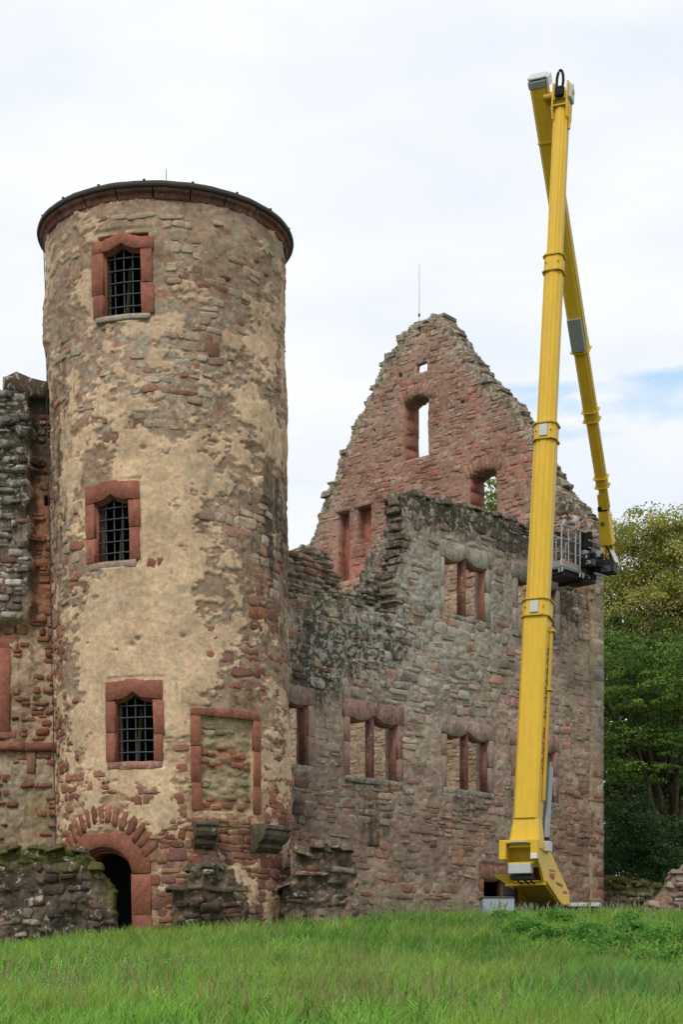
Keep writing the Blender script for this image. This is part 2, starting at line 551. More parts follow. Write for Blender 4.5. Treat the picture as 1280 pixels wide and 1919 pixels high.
# ================================================================== GROUND
HYY = np.array([0, 10, 16, 24, 32, 37, 41, 60, 90, 2000.])
HZL = np.array([-1.6, -.9, -.50, .02, .56, .90, 1.02, 1.1, 1.2, 1.2])
def ground_h(x, y):
    x = np.asarray(x, float); y = np.asarray(y, float)
    h = np.interp(y, HYY, HZL)
    up = sstep(-5.0, 2.0, x) * sstep(24, 42, y) * 0.42
    dn = -sstep(-4.5, -8.0, x) * sstep(24, 38, y) * 0.28
    h = h + up + dn + (fbm(x, y, 0.35, 3, 5) - .5) * 0.16 * sstep(8, 14, y)
    return h
gx = np.concatenate([[-900, -300, -120, -60, -30, -20], np.arange(-14, 18.01, .4), [22, 30, 60, 120, 300, 900]])
gy = np.concatenate([[-300, -60, -20], np.arange(0, 62, .5), [66, 75, 90, 120, 200, 400, 1200]])
GX, GY = np.meshgrid(gx, gy, indexing='ij')
gi = np.arange(GX.size).reshape(GX.shape)
m_ground, t_, b_ = new_mat('meadow_soil')
n_ = t_.nodes.new('ShaderNodeTexNoise'); n_.inputs['Scale'].default_value = 1.3; n_.inputs['Detail'].default_value = 8
g_ = t_.nodes.new('ShaderNodeNewGeometry'); t_.links.new(g_.outputs['Position'], n_.inputs['Vector'])
r_ = t_.nodes.new('ShaderNodeValToRGB')
r_.color_ramp.elements[0].color = (0.035, 0.06, 0.012, 1); r_.color_ramp.elements[1].color = (0.07, 0.11, 0.025, 1)
t_.links.new(n_.outputs['Fac'], r_.inputs[0]); t_.links.new(r_.outputs[0], b_.inputs['Base Color'])
b_.inputs['Roughness'].default_value = 1
gnd = mk('ground', np.stack([GX.ravel(), GY.ravel(), ground_h(GX, GY).ravel() + EYE], -1),
         np.stack([gi[:-1, :-1].ravel(), gi[1:, :-1].ravel(), gi[1:, 1:].ravel(), gi[:-1, 1:].ravel()], -1), m_ground, smooth=True)
gnd['kind'] = 'structure'

# ================================================================== ROUND TOWER
C_PLA = np.array((.60, .42, .275)); C_OLD = np.array((.335, .235, .165)); C_MOR = np.array((.46, .32, .20))
tab_y = np.array([350, 400, 500, 600, 700, 800, 900, 1000, 1100, 1200, 1300, 1400, 1500, 1600, 1700.])
tab_x = np.array([110, 190, 270, 350, 430, 510.])
TP = np.array([[.2, .2, .2, .2, .2, .2], [.35, .35, .25, .25, .2, .25], [.45, .6, .3, .25, .25, .35], [.4, .6, .3, .25, .25, .55],
               [.45, .45, .35, .3, .35, .6], [.5, .6, .55, .55, .35, .55], [.4, .65, .8, .85, .55, .4], [.3, .4, .6, .35, .25, .25],
               [.3, .5, .85, .8, .5, .3], [.3, .8, 1, .9, .45, .35], [.4, .9, .95, .7, .25, .3], [.5, .9, .8, .45, .2, .45],
               [.4, .6, .6, .45, .2, .5], [.35, .35, .35, .4, .3, .5], [.4, .3, .3, .4, .4, .5]])
TE = np.array([[.3, .3, .3, .3, .3, .3], [.3, .35, .4, .45, .4, .3], [.3, .3, .35, .45, .45, .35], [.35, .35, .4, .5, .5, .35],
               [.35, .4, .5, .5, .45, .35], [.3, .3, .3, .3, .3, .3], [.35, .3, .2, .22, .3, .3], [.4, .4, .35, .4, .3, .35],
               [.5, .55, .25, .3, .35, .5], [.6, .4, .05, .25, .65, .55], [.5, .15, .1, .4, .35, .5], [.6, .25, .35, .8, .3, .7],
               [.8, .8, .6, .85, .6, .8], [1, 1.05, 1, 1, .9, .8], [1, 1, 1, 1, .9, .9]])
def tlook(T, px, py):
    fx = np.clip(np.interp(px, tab_x, np.arange(6)), 0, 4.999); fy = np.clip(np.interp(py, tab_y, np.arange(15)), 0, 13.999)
    i = fx.astype(int); j = fy.astype(int); fx = fx - i; fy = fy - j
    return (T[j, i] * (1 - fx) + T[j, i + 1] * fx) * (1 - fy) + (T[j + 1, i] * (1 - fx) + T[j + 1, i + 1] * fx) * fy

def tow_px(u, v):
    uc = np.clip(u, -4.4, 4.4)
    return to_px(TOW, uc, v)

def tplaster(u, v):
    px, py = tow_px(u, v)
    n = 0.40 * fbm(u, v, 0.75, 5, 21, 0.6) + .33 * fbm(u, v, 2.2, 4, 22, .62) + .27 * fbm(u * .7, v * 1.4, 5, 4, 23, .65)
    return sstep(-.014, .014, n - .5 + (tlook(TP, px, py) - .47) * .42)

TWIN = []   # (uc, half width, v sill, v corner, v apex, extra)
def tw(xl, xr, ysill, ycor, yap):
    ul, _ = TOW.uv(xl, (ysill + ycor) / 2); ur, _ = TOW.uv(xr, (ysill + ycor) / 2)
    xm = (xl + xr) / 2
    return ul, ur, TOW.uv(xm, ysill)[1], TOW.uv(xm, ycor)[1], TOW.uv(xm, yap)[1]
W1 = tw(200, 264, 590, 468, 455)
W2 = tw(183, 242, 1052, 938, 926)
W3 = tw(222, 287, 1427, 1310, 1296)
DU0 = TOW.uv(150, 1660)[0]; DU1 = TOW.uv(249, 1660)[0]
DVS = TOW.uv(200, 1638)[1]; DVA = TOW.uv(200, 1588)[1]; DC = (DU0 + DU1) / 2; DH = (DU1 - DU0) / 2
NU0 = TOW.uv(376, 1430)[0]; NU1 = TOW.uv(474, 1430)[0]; NVT = TOW.uv(425, 1345)[1]; NVB = TOW.uv(425, 1522)[1]

def arch_v(u):
    s = np.clip(np.abs(np.asarray(u) - DC) / DH, 0, 1)
    return DVS + (DVA - DVS) * np.sqrt(1 - s * s)

def tow_open(u, v, e=0.0):
    m = np.zeros(np.broadcast(u, v).shape, bool)
    for (a, b, s, c, p) in (W1, W2, W3):
        m |= (u > a - e) & (u < b + e) & (v > s - e) & (v < p + e)
    m |= (np.abs(u - DC) < DH + e) & (v < arch_v(u) + e)
    return m
def tow_frame(u, v, e=0.0):
    """dressed stone zones: no rubble there"""
    m = np.zeros(np.broadcast(u, v).shape, bool)
    for (a, b, s, c, p) in (W1, W2, W3):
        m |= (u > a - .36 - e) & (u < b + .36 + e) & (v > s - .2 - e) & (v < p + .42 + e)
    m |= (u > DC - DH - .4 - e) & (u < DC + DH + .42 + e) & (v < DVA + .45 + e)
    m |= (u > NU0 - .3 - e) & (u < NU1 + .3 + e) & (v < NVT + .3 + e) & (v > NVB - .05 - e)
    return m
def tsolid(u, v):
    m = (np.abs(u - DC) < DH + .03) & (v < arch_v(u) + .03)
    for (a, b, s, c, p) in (W1, W2, W3): m |= (u > a - .24) & (u < b + .2) & (v > s - .06) & (v < p + .2)
    return ~m
def niche(u, v):
    return sstep(.0, .03, u - NU0) * sstep(0, .03, NU1 - u) * sstep(0, .03, NVT - v) * sstep(0, .03, v - NVB)
def tdisp(u, v):
    m = tplaster(u, v)
    n = (fbm(u, v, 2.5, 5, 31, .5) - .5) * .07 + (fbm(u, v, .5, 2, 32) - .5) * .12 + (fbm(u, v, 8, 3, 33) - .5) * .035 * (1.2 - m)
    px, py = tow_px(u, v)
    n = n + .1 * blob(px, py, 88, 615, 14, 45)
    # small holes knocked in the render
    for hx, hy, rr in ((257, 1197, .07), (247, 1208, .09), (343, 1192, .07), (395, 1226, .08), (217, 1218, .04), (268, 840, .07), (440, 1253, .05)):
        hu, hv = TOW.uv(hx, hy); n = n - .09 * blob(u, v, hu, hv, rr, rr * .7)
    m2 = sstep(.0, .06, u - (NU0 - .3)) * 0
    fr_ = tow_frame(u, v, -.06) & ~((u > NU0) & (u < NU1) & (v < NVT) & (v > NVB))
    n = np.where(fr_, n * .35 - .012, n)
    return n + np.where(fr_, .012, .034) * m + niche(u, v) * (-.09 + (fbm(u * .8, v * 1.6, 5, 3, 39) - .5) * .12)
def tcol(u, v):
    px, py = tow_px(u, v)
    m = tplaster(u, v)
    n = fbm(u, v, 1.3, 4, 35)[..., None]; n2 = fbm(u, v, 5, 4, 36)
    low = sstep(1330, 1450, py)
    old = mix(C_OLD * (0.8 + .4 * n), C_MOR * (.85 + .3 * n), np.clip(low * .85 * (1 - blob(px, py, 440, 1300, 70, 60)), 0, 1))
    old = mix(old, (.30, .25, .19), sstep(.5, .7, n2) * .6 * (1 - low))
    # patches where single red stones show through the thin render
    red = sstep(.60, .66, fbm(u * 1.2, v * 2.0, 2.4, 3, 37)) * .65
    old = mix(old, np.array((.27, .14, .09)), red * (1 - m))
    pl = C_PLA * (.82 + .36 * n)
    pl = mix(pl, (.50, .40, .27), sstep(.45, .7, n2) * .5)
    pl = mix(pl, (.49, .34, .23), sstep(850, 500, py) * .7)
    c = mix(old, pl, m)
    c = mix(c, (.52, .47, .38), .5 * np.clip(blob(px, py, 215, 1120, 45, 30) + blob(px, py, 255, 640, 60, 28), 0, 1) * sstep(.42, .6, n2))
    nc = mix(np.array((.36, .28, .17)) * (.8 + .4 * n), (.33, .15, .09), .9 * (np.clip(blob(px, py, 430, 1425, 60, 22), 0, 1) > .45) * sstep(.40, .5, n2) + .7 * (blob(px, py, 425, 1512, 90, 16) > .5) * sstep(.4, .5, n2))
    return mix(c, nc, niche(u, v))
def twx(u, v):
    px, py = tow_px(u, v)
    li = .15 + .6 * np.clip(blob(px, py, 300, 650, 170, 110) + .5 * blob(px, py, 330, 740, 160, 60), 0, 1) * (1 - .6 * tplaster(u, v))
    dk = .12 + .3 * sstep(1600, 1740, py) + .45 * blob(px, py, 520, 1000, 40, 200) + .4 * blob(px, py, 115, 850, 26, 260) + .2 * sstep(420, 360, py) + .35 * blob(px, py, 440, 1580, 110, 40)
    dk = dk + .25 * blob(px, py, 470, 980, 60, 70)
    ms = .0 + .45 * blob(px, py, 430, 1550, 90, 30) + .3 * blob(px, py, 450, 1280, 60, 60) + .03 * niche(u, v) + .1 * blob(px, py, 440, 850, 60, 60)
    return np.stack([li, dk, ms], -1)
def tstonecol(u, v, r):
    px, py = tow_px(u, v)
    n = len(u)
    pal = np.array([(.29, .12, .08), (.23, .095, .065), (.33, .16, .105), (.25, .12, .10), (.30, .17, .11)])
    up = np.array([(.34, .24, .17), (.37, .275, .20), (.29, .17, .12), (.36, .29, .22), (.31, .22, .155), (.28, .145, .105), (.40, .31, .22)])
    a = pal[r.integers(0, 5, n)]; b = up[r.integers(0, 7, n)]
    t = (r.random(n) < sstep(1250, 1000, py) * .85 + .04)
    return np.where(t[:, None], b, a) * r.uniform(.85, 1.12, (n, 1))

V_BOT, V_TOP = .3, 18.49
tower = thing('round_tower', 'tall round stone tower with patchy tan plaster, three barred windows and a dark arched doorway', 'tower', (-4.2, TCY, EYE + 1.4))
front = np.arange(-4.65, 4.66, .031)
us = np.concatenate([np.linspace(-math.pi * TR, -4.75, 20), front, np.linspace(4.75, math.pi * TR, 22)])
vs = np.append(np.arange(V_BOT, V_TOP, .031), V_TOP)
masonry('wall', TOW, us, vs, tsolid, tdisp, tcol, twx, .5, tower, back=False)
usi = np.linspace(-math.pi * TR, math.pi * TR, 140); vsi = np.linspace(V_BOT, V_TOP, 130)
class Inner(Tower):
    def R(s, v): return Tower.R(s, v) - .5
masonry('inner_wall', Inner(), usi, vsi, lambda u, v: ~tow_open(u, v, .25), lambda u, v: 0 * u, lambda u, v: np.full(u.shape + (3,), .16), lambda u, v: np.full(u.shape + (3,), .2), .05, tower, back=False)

S = courses(-4.75, 4.75, .7, 18.15, (.14, .33), (.18, .48), np.random.default_rng(3), .07)
def tkeep(u, v, w_, h_):
    px, py = tow_px(u, v)
    E = tlook(TE, px, py)
    n = .6 * fbm(u, v, 1.1, 4, 61) + .4 * np.random.default_rng(9).random(len(u))
    ok = n < .56 + (E - .5) * .7 - .20 * tplaster(u, v)
    for du, dv in ((0, 0), (-.5, -.5), (.5, -.5), (.5, .5), (-.5, .5)):
        ok &= ~tow_frame(u + du * w_, v + dv * h_, -.03)
    # relieving arch over the door
    ok &= ~((np.abs(u - DC) < 1.15) & (v > DVA + .4) & (v < DVA + 1.05))
    return ok
def tower_surf_stone(u, v, d):
    return TOW(u, v, d + tdisp(u, v))
class TS(Tower):
    def __call__(s, u, v, d):
        dd = (fbm(u, v, .5, 2, 32) - .5) * .12 + .004 + .014 * sstep(6.2, 5.0, v)
        return Tower.__call__(s, u, v, np.asarray(d) + dd)
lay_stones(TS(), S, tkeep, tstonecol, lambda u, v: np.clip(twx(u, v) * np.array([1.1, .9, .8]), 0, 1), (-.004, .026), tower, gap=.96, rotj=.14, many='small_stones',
           near=lambda u, v: np.cos(np.clip(u / TR, -1.4, 1.4)) * 1.0)

# voussoirs of the relieving arch over the door
r = np.random.default_rng(5)
ac = DVA - 1.0
for i in range(15):
    t = -1.02 + 2.04 * i / 14 + r.uniform(-.02, .02)
    rad = 1.78
    u = DC + rad * math.sin(t) * .82; v = ac + rad * math.cos(t)
    c = np.array((.26, .11, .075)) * r.uniform(.75, 1.2)
    V_ = stone_arrays(TS(), u, v, .15 + r.uniform(-.02, .03), .46 + r.uniform(-.06, .05), .04, r, rot=-t * .82)
    mk('voussoir', V_, STF, M_STONE, tower, np.repeat([c], 25, 0), np.repeat([(.1, .3, .05)], 25, 0))

# windows with curtain-arched red sandstone frames and iron grilles
def tower_window(Wd, outer, sillcol, crown, notch):
    a, b, s, c, p = Wd
    a -= .09
    ol, orr, ot, ob = outer
    uc = (a + b) / 2; hw = (b - a) / 2
    U = np.linspace(a, b, 17)
    q = np.abs(U - uc) / hw
    head = p - (p - c) * q - .055 * np.sin(np.pi * q)
    us_ = np.concatenate([[ol, (ol + a) / 2], U, [(b + orr) / 2, orr]])
    vb = np.concatenate([[c - .02] * 2, head, [c - .02] * 2])
    vt = ot + crown * np.exp(-((us_ - uc) / .28) ** 2) + np.random.default_rng(int(p * 100)).uniform(-.015, .015, len(us_))
    win = slab(TOW, 'window', tower, us_, vt, vb, -.16, .05, col=RED, wx=(.15, .1, 0))
    # inner moulding of the head
    slab(TOW, 'moulding', win, U, vt[2:-2] - .2, head + -.03, -.19, -.02, col=np.array(RED) * .9)
    slab(TOW, 'moulding', win, U, vt[2:-2] - .2, head - .065, -.2, -.08, col=np.array(RED) * .85)
    for (l, rr_) in ((ol, a), (b, orr)):
        zz = [s, s + (c - s) * r.uniform(.35, .6), c - .02]
        for i in range(2):
            ww = r.uniform(-.03, .03)
            l2, r2 = (l + ww, rr_) if l == ol else (l, rr_ + ww)
            slab(TOW, 'jamb', win, np.linspace(l2, r2, 4), zz[i + 1] - .004, zz[i] + .004, -.16, .045 + r.uniform(-.008, .008), col=RED, wx=(.12, .1, 0))
    e = .03
    slab(TOW, 'inner_jamb', win, np.linspace(a - .01, a + e, 3), c, s, -.2, -.05, col=np.array(RED) * 1.05)
    slab(TOW, 'inner_jamb', win, np.linspace(b - .01, b + .015, 3), c, s, -.2, -.05, col=np.array(RED) * .95)
    slab(TOW, 'sill', win, np.linspace(ol + notch, orr - notch, 7), s + .0, ob, -.45, .06, col=sillcol, wx=(.5, .2, .1))
    for i in range(1, 4):
        x = a + (b - a) * i / 4 + r.uniform(-.008, .008)
        P = [TOW(x, v_, -.15)[()] for v_ in np.linspace(s - .01, p + .02, 5)]
        MB().tube(P, .017, 6).build('iron_bar', M_IRON, win)
    nb = 5
    for i in range(nb):
        v_ = s + (c - s) * (i + .85) / (nb + .35)
        P = [TOW(x, v_, -.12) for x in np.linspace(a - .01, b + .01, 4)]
        MB().tube(P, .017, 6).build('iron_bar', M_IRON, win)
    # a pole standing just inside
    MB().tube([TOW(a + .3 * (b - a), s - .2, -.62), TOW(a + .45 * (b - a), p - .3, -.66)], .05, 8).build('wooden_post', M_BARK, win)
def tu(x, y): return TOW.uv(x, y)
tower_window(W1, (tu(174, 530)[0], tu(287, 530)[0], tu(232, 446)[1], tu(232, 600)[1]), (.36, .30, .25), .1, .08)
tower_window(W2, (tu(162, 1000)[0], tu(262, 1000)[0], tu(212, 905)[1], tu(212, 1066)[1]), (.36, .26, .20), .06, .1)
tower_window(W3, (tu(200, 1370)[0], tu(305, 1370)[0], tu(252, 1276)[1], tu(252, 1441)[1]), (.30, .15, .11), .05, .03)

# blocked doorway (niche) frame
nl = tu(358, 1430)[0]; nr = tu(487, 1430)[0]; nt_ = tu(425, 1329)[1]
fr = slab(TOW, 'blocked_doorway_frame', tower, np.linspace(nl, nr, 12), nt_ - .03 * np.abs(np.linspace(-1, 1, 12)) ** 2, NVT, -.1, .05, wx=(.15, .25, 0))
z0 = NVB; z1 = NVT
for l, rr_ in ((nl, NU0), (NU1, nr)):
    zz = [z0, z0 + (z1 - z0) * .3, z0 + (z1 - z0) * .68, z1]
    for i in range(3):
        slab(TOW, 'jamb', fr, np.linspace(l, rr_, 4), zz[i + 1] - .004, zz[i] + .004, -.1, .04 + r.uniform(-.01, .01), wx=(.1, .15, 0))
rn = np.random.default_rng(90)
for x, y, w_, h_ in ((382, 1408, .25, .16), (398, 1413, .2, .1), (384, 1425, .22, .12), (400, 1432, .16, .1), (440, 1412, .2, .15), (458, 1418, .22, .16), (446, 1434, .3, .12), (466, 1440, .16, .12), (420, 1402, .3, .08),
                     (385, 1508, .28, .12), (408, 1513, .25, .1), (430, 1510, .3, .12), (455, 1514, .26, .1), (468, 1500, .16, .1), (395, 1498, .2, .08), (440, 1497, .22, .09), (386, 1470, .2, .14), (462, 1468, .2, .12), (425, 1372, .5, .12), (395, 1362, .3, .1)):
    u, v = TOW.uv(x, y)
    c = np.array((.30, .13, .085) if 1400 < y < 1445 or y > 1495 else (.30, .25, .16)) * rn.uniform(.8, 1.15)
    mk('infill_stone', stone_arrays(TS(), u, v, w_, h_, .02, rn, rot=rn.uniform(-.1, .1), d0=-.075), STF, M_STONE, tower, np.repeat([c], 25, 0), np.repeat([(.1, .2, .2)], 25, 0))
# corbels
def corbel(x0, x1, y0, y1):
    u0 = tu(x0, (y0 + y1) / 2)[0]; u1 = tu(x1, (y0 + y1) / 2)[0]
    vt = tu((x0 + x1) / 2, y0)[1]; vb = tu((x0 + x1) / 2, y1)[1]; h = vt - vb
    prof = [(-.1, vt), (.52, vt), (.52, vt - .16 * h), (.46, vt - .2 * h), (.47, vt - .36 * h), (.40, vt - .55 * h), (.27, vt - .68 * h), (.24, vt - .74 * h), (.25, vt - .84 * h), (.12, vb), (-.1, vb)]
    U = np.linspace(u0, u1, 4); n = len(prof); V_ = []
    for uu in U:
        V_ += [TOW(uu, z, d) for d, z in prof]
    F_ = [(i * n + j, i * n + (j + 1) % n, (i + 1) * n + (j + 1) % n, (i + 1) * n + j) for i in range(3) for j in range(n)]
    F_ += [tuple(range(n)), tuple(range(3 * n, 4 * n))[::-1]]
    mk('corbel', V_, F_, M_STONE, tower, np.repeat([(.16, .13, .095)], 4 * n, 0), np.repeat([(.25, .5, .3)], 4 * n, 0), bevel=.015)
corbel(361, 397, 1542, 1590)
corbel(470, 512, 1549, 1597)

# door surround
dl = tu(128, 1620)[0]; dr = tu(283, 1640)[0]; dt = tu(205, 1561)[1]
U = np.linspace(DC - DH, DC + DH, 19)
us_ = np.concatenate([[dl], U, [dr]])
av = arch_v(U)
dsur = slab(TOW, 'door_surround', tower, us_, dt, np.concatenate([[DVS], av, [DVS]]), -.5, .06, wx=(.1, .1, 0), ch=.02)
slab(TOW, 'arch_moulding', dsur, U, dt - .2, np.minimum(av - .06, DVA), -.5, -.03, ch=.02)
slab(TOW, 'arch_moulding', dsur, U, dt - .2, av - .12, -.5, -.13, ch=.02)
for l, rr_ in ((dl, DC - DH), (DC + DH, dr)):
    zz = [.9, DVS - .02] if l == dl else [.9, .95 + .75, DVS - .02]
    for i in range(len(zz) - 1):
        slab(TOW, 'jamb', dsur, np.linspace(l, rr_, 4), zz[i + 1] - .006, zz[i], -.5, .06, wx=(.1, .12, 0))
slab(TOW, 'inner_jamb', dsur, np.linspace(DC - DH, DC - DH + .08, 3), DVS, .9, -.5, -.05)
slab(TOW, 'inner_jamb', dsur, np.linspace(DC + DH - .08, DC + DH, 3), DVS, .9, -.5, -.05)

# cornice of curved blocks, lead edge and low roof
nb = 22
for i in range(nb):
    t0 = 2 * math.pi * i / nb + .006; t1 = 2 * math.pi * (i + 1) / nb - .006
    prof = [(-.4, 18.46), (.03, 18.46), (.05, 18.49), (.07, 18.57), (.14, 18.62), (.16, 18.70), (-.4, 18.70)]
    n = len(prof); V_ = []; m = 5
    for t in np.linspace(t0, t1, m):
        for d, z in prof: V_.append(TOW(t * TR, z + r.uniform(-.003, .003), d + r.uniform(-.005, .005)))
    F_ = [(k_ * n + j, k_ * n + (j + 1) % n, (k_ + 1) * n + (j + 1) % n, (k_ + 1) * n + j) for k_ in range(m - 1) for j in range(n)]
    F_ += [tuple(range(n)), tuple(range((m - 1) * n, m * n))[::-1]]
    c = np.array((.18, .08, .06)) * r.uniform(.85, 1.15)
    mk('cornice_block', V_, F_, M_RED, tower, np.repeat([c], m * n, 0), np.repeat([(.2, .35, 0)], m * n, 0))
prof = [(-.5, 18.60), (.16, 18.68), (.21, 18.70), (.225, 18.74), (.21, 18.80), (.17, 18.83), (-.5, 18.92), (-2.9, 19.2)]
m = 96; n = len(prof)
V_ = [TOW(2 * math.pi * k_ / m * TR, z + .008 * math.sin(k_ * 1.7) * math.sin(k_ * .6), d) for k_ in range(m) for d, z in prof]
F_ = [(k_ * n + j, k_ * n + j + 1, ((k_ + 1) % m) * n + j + 1, ((k_ + 1) % m) * n + j) for k_ in range(m) for j in range(n - 1)]
F_ += [tuple(k_ * n for k_ in range(m)), tuple(k_ * n + n - 1 for k_ in range(m))]
mk('roof', V_, F_, M_LEAD, tower, smooth=False)
for k_ in range(26):          # fixing clips along the roof edge
    t = -1.5 + 3.0 * k_ / 25
    if k_ % 3: continue
    P = TOW(t * TR, 18.83, .18)
    MB().box(P, (.03, 0, 0), (0, .03, 0), (0, 0, .018)).build('roof_clip', M_LEAD, tower)
p = at(311, 338, 40.3)
MB().tube([p - np.array([0, 0, .1]), at(311, 318, 40.3)], .008, 5).build('lightning_rod', M_DARK, tower)
# conductor running down the left side
P = [TOW(-1.33 * TR, v_, .06) + np.array([0.01 * math.sin(v_ * 3), 0, 0]) for v_ in np.linspace(1.2, 18.3, 40)]
MB().tube(P, .013, 5).build('lightning_conductor', M_LEAD, tower)

# ================================================================== MULLIONED PALACE WALL
PB = Plane((-1.39, 44.5), (.679, .734))
UB_END = PB.uv(1131, 1400)[0]
def pb(x, y): return PB.uv(x, y)
# silhouette of the standing wall
top_px = [(520, 1118), (545, 1112), (600, 1112), (640, 1126), (700, 1142), (744, 1152), (746, 1120), (740, 1085), (752, 1050), (748, 1010), (760, 985), (752, 950), (756, 928), (775, 921), (800, 930), (830, 936),
          (870, 948), (920, 962), (960, 972), (1000, 986), (1060, 1003), (1131, 1026)]
_tp = np.array([pb(x, y) for x, y in top_px])
lowtop = interp_poly([tuple(q) for q in _tp[:6]])
hightop = interp_poly([tuple(q) for q in _tp[12:]])
edge_v = np.array([q[1] for q in _tp[5:13]]); edge_u = np.array([q[0] for q in _tp[5:13]])
def bedge(v): return np.interp(v, edge_v, edge_u) + (fbm(v, v * 0 + 3, 3, 2, 71) - .5) * .5
def bsolid0(u, v):
    low = v < lowtop(u) + (fbm(u, u * 0, 2.5, 3, 72) - .5) * .22
    high = (u > bedge(v)) & (v < hightop(u) + (fbm(np.floor(u * 3.2) / 3.2, u * 0, 2.5, 3, 73) - .5) * .36)
    return low | high
BW = []   # windows of the palace wall: u0, u1, sill, corner, apex, two lights
def bw(xl, xr, ysill_l, yap, y_c=None):
    xm = (xl + xr) / 2
    u0, u1 = pb(xl, 1400)[0], pb(xr, 1400)[0]
    return (u0, u1, pb(xm, ysill_l)[1], pb(xm, yap)[1])
wA = bw(656, 746, 1459, 1341); wB = bw(838, 917, 1481, 1372)
wid = (wA[1] - wA[0] + wB[1] - wB[0]) / 2
u3 = pb(1040, 1415)[0]; uL = pb(578, 1330)[0]
wC = (u3 - wid, u3, wA[2], wA[3]); wL = (uL - wid, uL, wA[2] + .1, wA[3] + .12)
wU = bw(834, 912, 1157, 1046)
uu = pb(971, 1083)[0]
wV = (uu, uu + wid, wU[2], wU[3])
ub = pb(907, 1650)[0]
wD = (ub, pb(985, 1650)[0], pb(925, 1695)[1], pb(925, 1642)[1])
BWIN = [wL, wA, wB, wC, wU, wV, wD]
def bopen(u, v, e=0.0):
    m = np.zeros(np.broadcast(u, v).shape, bool)
    for a, b, s, p in BWIN:
        m |= (u > a - e) & (u < b + e) & (v > s - e) & (v < p + e)
    return m
def bframe(u, v, e=0.0):
    m = np.zeros(np.broadcast(u, v).shape, bool)
    for a, b, s, p in BWIN:
        m |= (u > a - .27 - e) & (u < b + .27 + e) & (v > s - .16 - e) & (v < p + .42 + e)
    m |= (u > UB_END - .02 - e)
    return m
def bsolid(u, v): return bsolid0(u, v) & ~bopen(u, v, .15)
def bdisp(u, v):
    n = (fbm(u, v, 3, 5, 81, .58) - .5) * .12 + (fbm(u, v, .4, 2, 82) - .5) * .16 + (fbm(u * .7, v * 1.6, 9, 3, 83) - .5) * .05
    return np.where(bframe(u, v, -.04), n * .12 - .025, n)
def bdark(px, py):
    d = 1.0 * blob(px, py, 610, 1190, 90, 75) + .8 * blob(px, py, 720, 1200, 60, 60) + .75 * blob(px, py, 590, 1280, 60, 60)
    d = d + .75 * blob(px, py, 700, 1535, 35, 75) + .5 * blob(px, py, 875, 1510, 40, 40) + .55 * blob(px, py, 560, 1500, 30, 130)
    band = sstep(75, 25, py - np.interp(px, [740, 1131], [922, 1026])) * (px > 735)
    d = d + .9 * band + .8 * blob(px, py, 1065, 1130, 42, 60) + .3 * blob(px, py, 960, 1040, 40, 40)  # middle term: shade below the basket, painted into the wall colour
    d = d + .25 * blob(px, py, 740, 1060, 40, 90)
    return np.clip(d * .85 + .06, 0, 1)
def bcol_(px, py, u, v):
    n = fbm(u, v, .9, 4, 85)
    c = mix((.295, .215, .165), (.33, .24, .185), sstep(.35, .65, n))
    red = np.clip(sstep(980, 1090, px) * sstep(1380, 1500, py) + .35 * blob(px, py, 850, 1600, 120, 50) + .3 * blob(px, py, 640, 1580, 80, 60) + .3 * blob(px, py, 1050, 1300, 60, 80), 0, 1)
    c = mix(c, (.26, .14, .10), red * .65) * (1 - .14 * sstep(1350, 1550, py))[..., None]
    c = mix(c, (.34, .31, .26), .75 * np.clip(blob(px, py, 820, 1110, 110, 110) + blob(px, py, 800, 1300, 90, 90) * .8 + .6 * blob(px, py, 930, 1150, 50, 120), 0, 1))
    return c
def bcol(u, v):
    px, py = to_px(PB, u, v)
    c = bcol_(px, py, u, v) * (.85 + .3 * fbm(u, v, 4, 4, 86))[..., None]
    return mix(c, (.36, .30, .21), .5 * sstep(.5, .62, fbm(u, v, 1.4, 4, 87)))
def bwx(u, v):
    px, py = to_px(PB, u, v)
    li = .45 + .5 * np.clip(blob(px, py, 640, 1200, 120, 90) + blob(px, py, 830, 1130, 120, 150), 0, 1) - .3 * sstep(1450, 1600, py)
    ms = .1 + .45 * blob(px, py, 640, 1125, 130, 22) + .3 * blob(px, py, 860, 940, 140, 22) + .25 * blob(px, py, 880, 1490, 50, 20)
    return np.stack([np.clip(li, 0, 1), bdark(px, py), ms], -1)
def bstonecol(u, v, r):
    px, py = to_px(PB, u, v); n = len(u)
    base = bcol_(px, py, u, v)
    tint = np.array([(1.15, 1.1, 1.05), (1.05, 1.15, 1.1), (1.2, .9, .82), (.85, .85, .85), (1.3, 1.25, 1.2), (1.0, .82, .75), (.95, 1.0, .92)])
    return base * tint[r.integers(0, 7, n)] * r.uniform(.8, 1.15, (n, 1))
pal = thing('palace_wall', 'long ruined grey brown wall with empty mullioned windows under curtain arches, right of the round tower', 'ruined wall', (2.5, 49.0, EYE + 2))
us = np.arange(-1.6, UB_END - .25, .05); vs = np.arange(.8, 14.45, .05)
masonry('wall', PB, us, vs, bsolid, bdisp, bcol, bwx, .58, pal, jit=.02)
S = courses(-1.5, UB_END - .3, 1.4, 14.4, (.11, .34), (.16, .62), np.random.default_rng(4), .09, 14)
def bkeep(u, v, w_, h_):
    ok = np.random.default_rng(2).random(len(u)) * .5 + .5 * fbm(u, v, .9, 3, 89) < .60
    for du, dv in ((0, 0), (-.4, -.4), (.4, -.4), (.4, .4), (-.4, .4)):
        ok &= bsolid0(u + du * w_, v + dv * h_) & ~bframe(u + du * w_, v + dv * h_, -.05)
    return ok
class WarpPlane(Plane):
    def __init__(s, P, f): s.P0, s.D, s.Nn, s.f = P.P0, P.D, P.Nn, f
    def __call__(s, u, v, d): return Plane.__call__(s, u, v, np.asarray(d) + s.f(u, v))
PBw = WarpPlane(PB, lambda u, v: (fbm(u, v, .4, 2, 82) - .5) * .16)
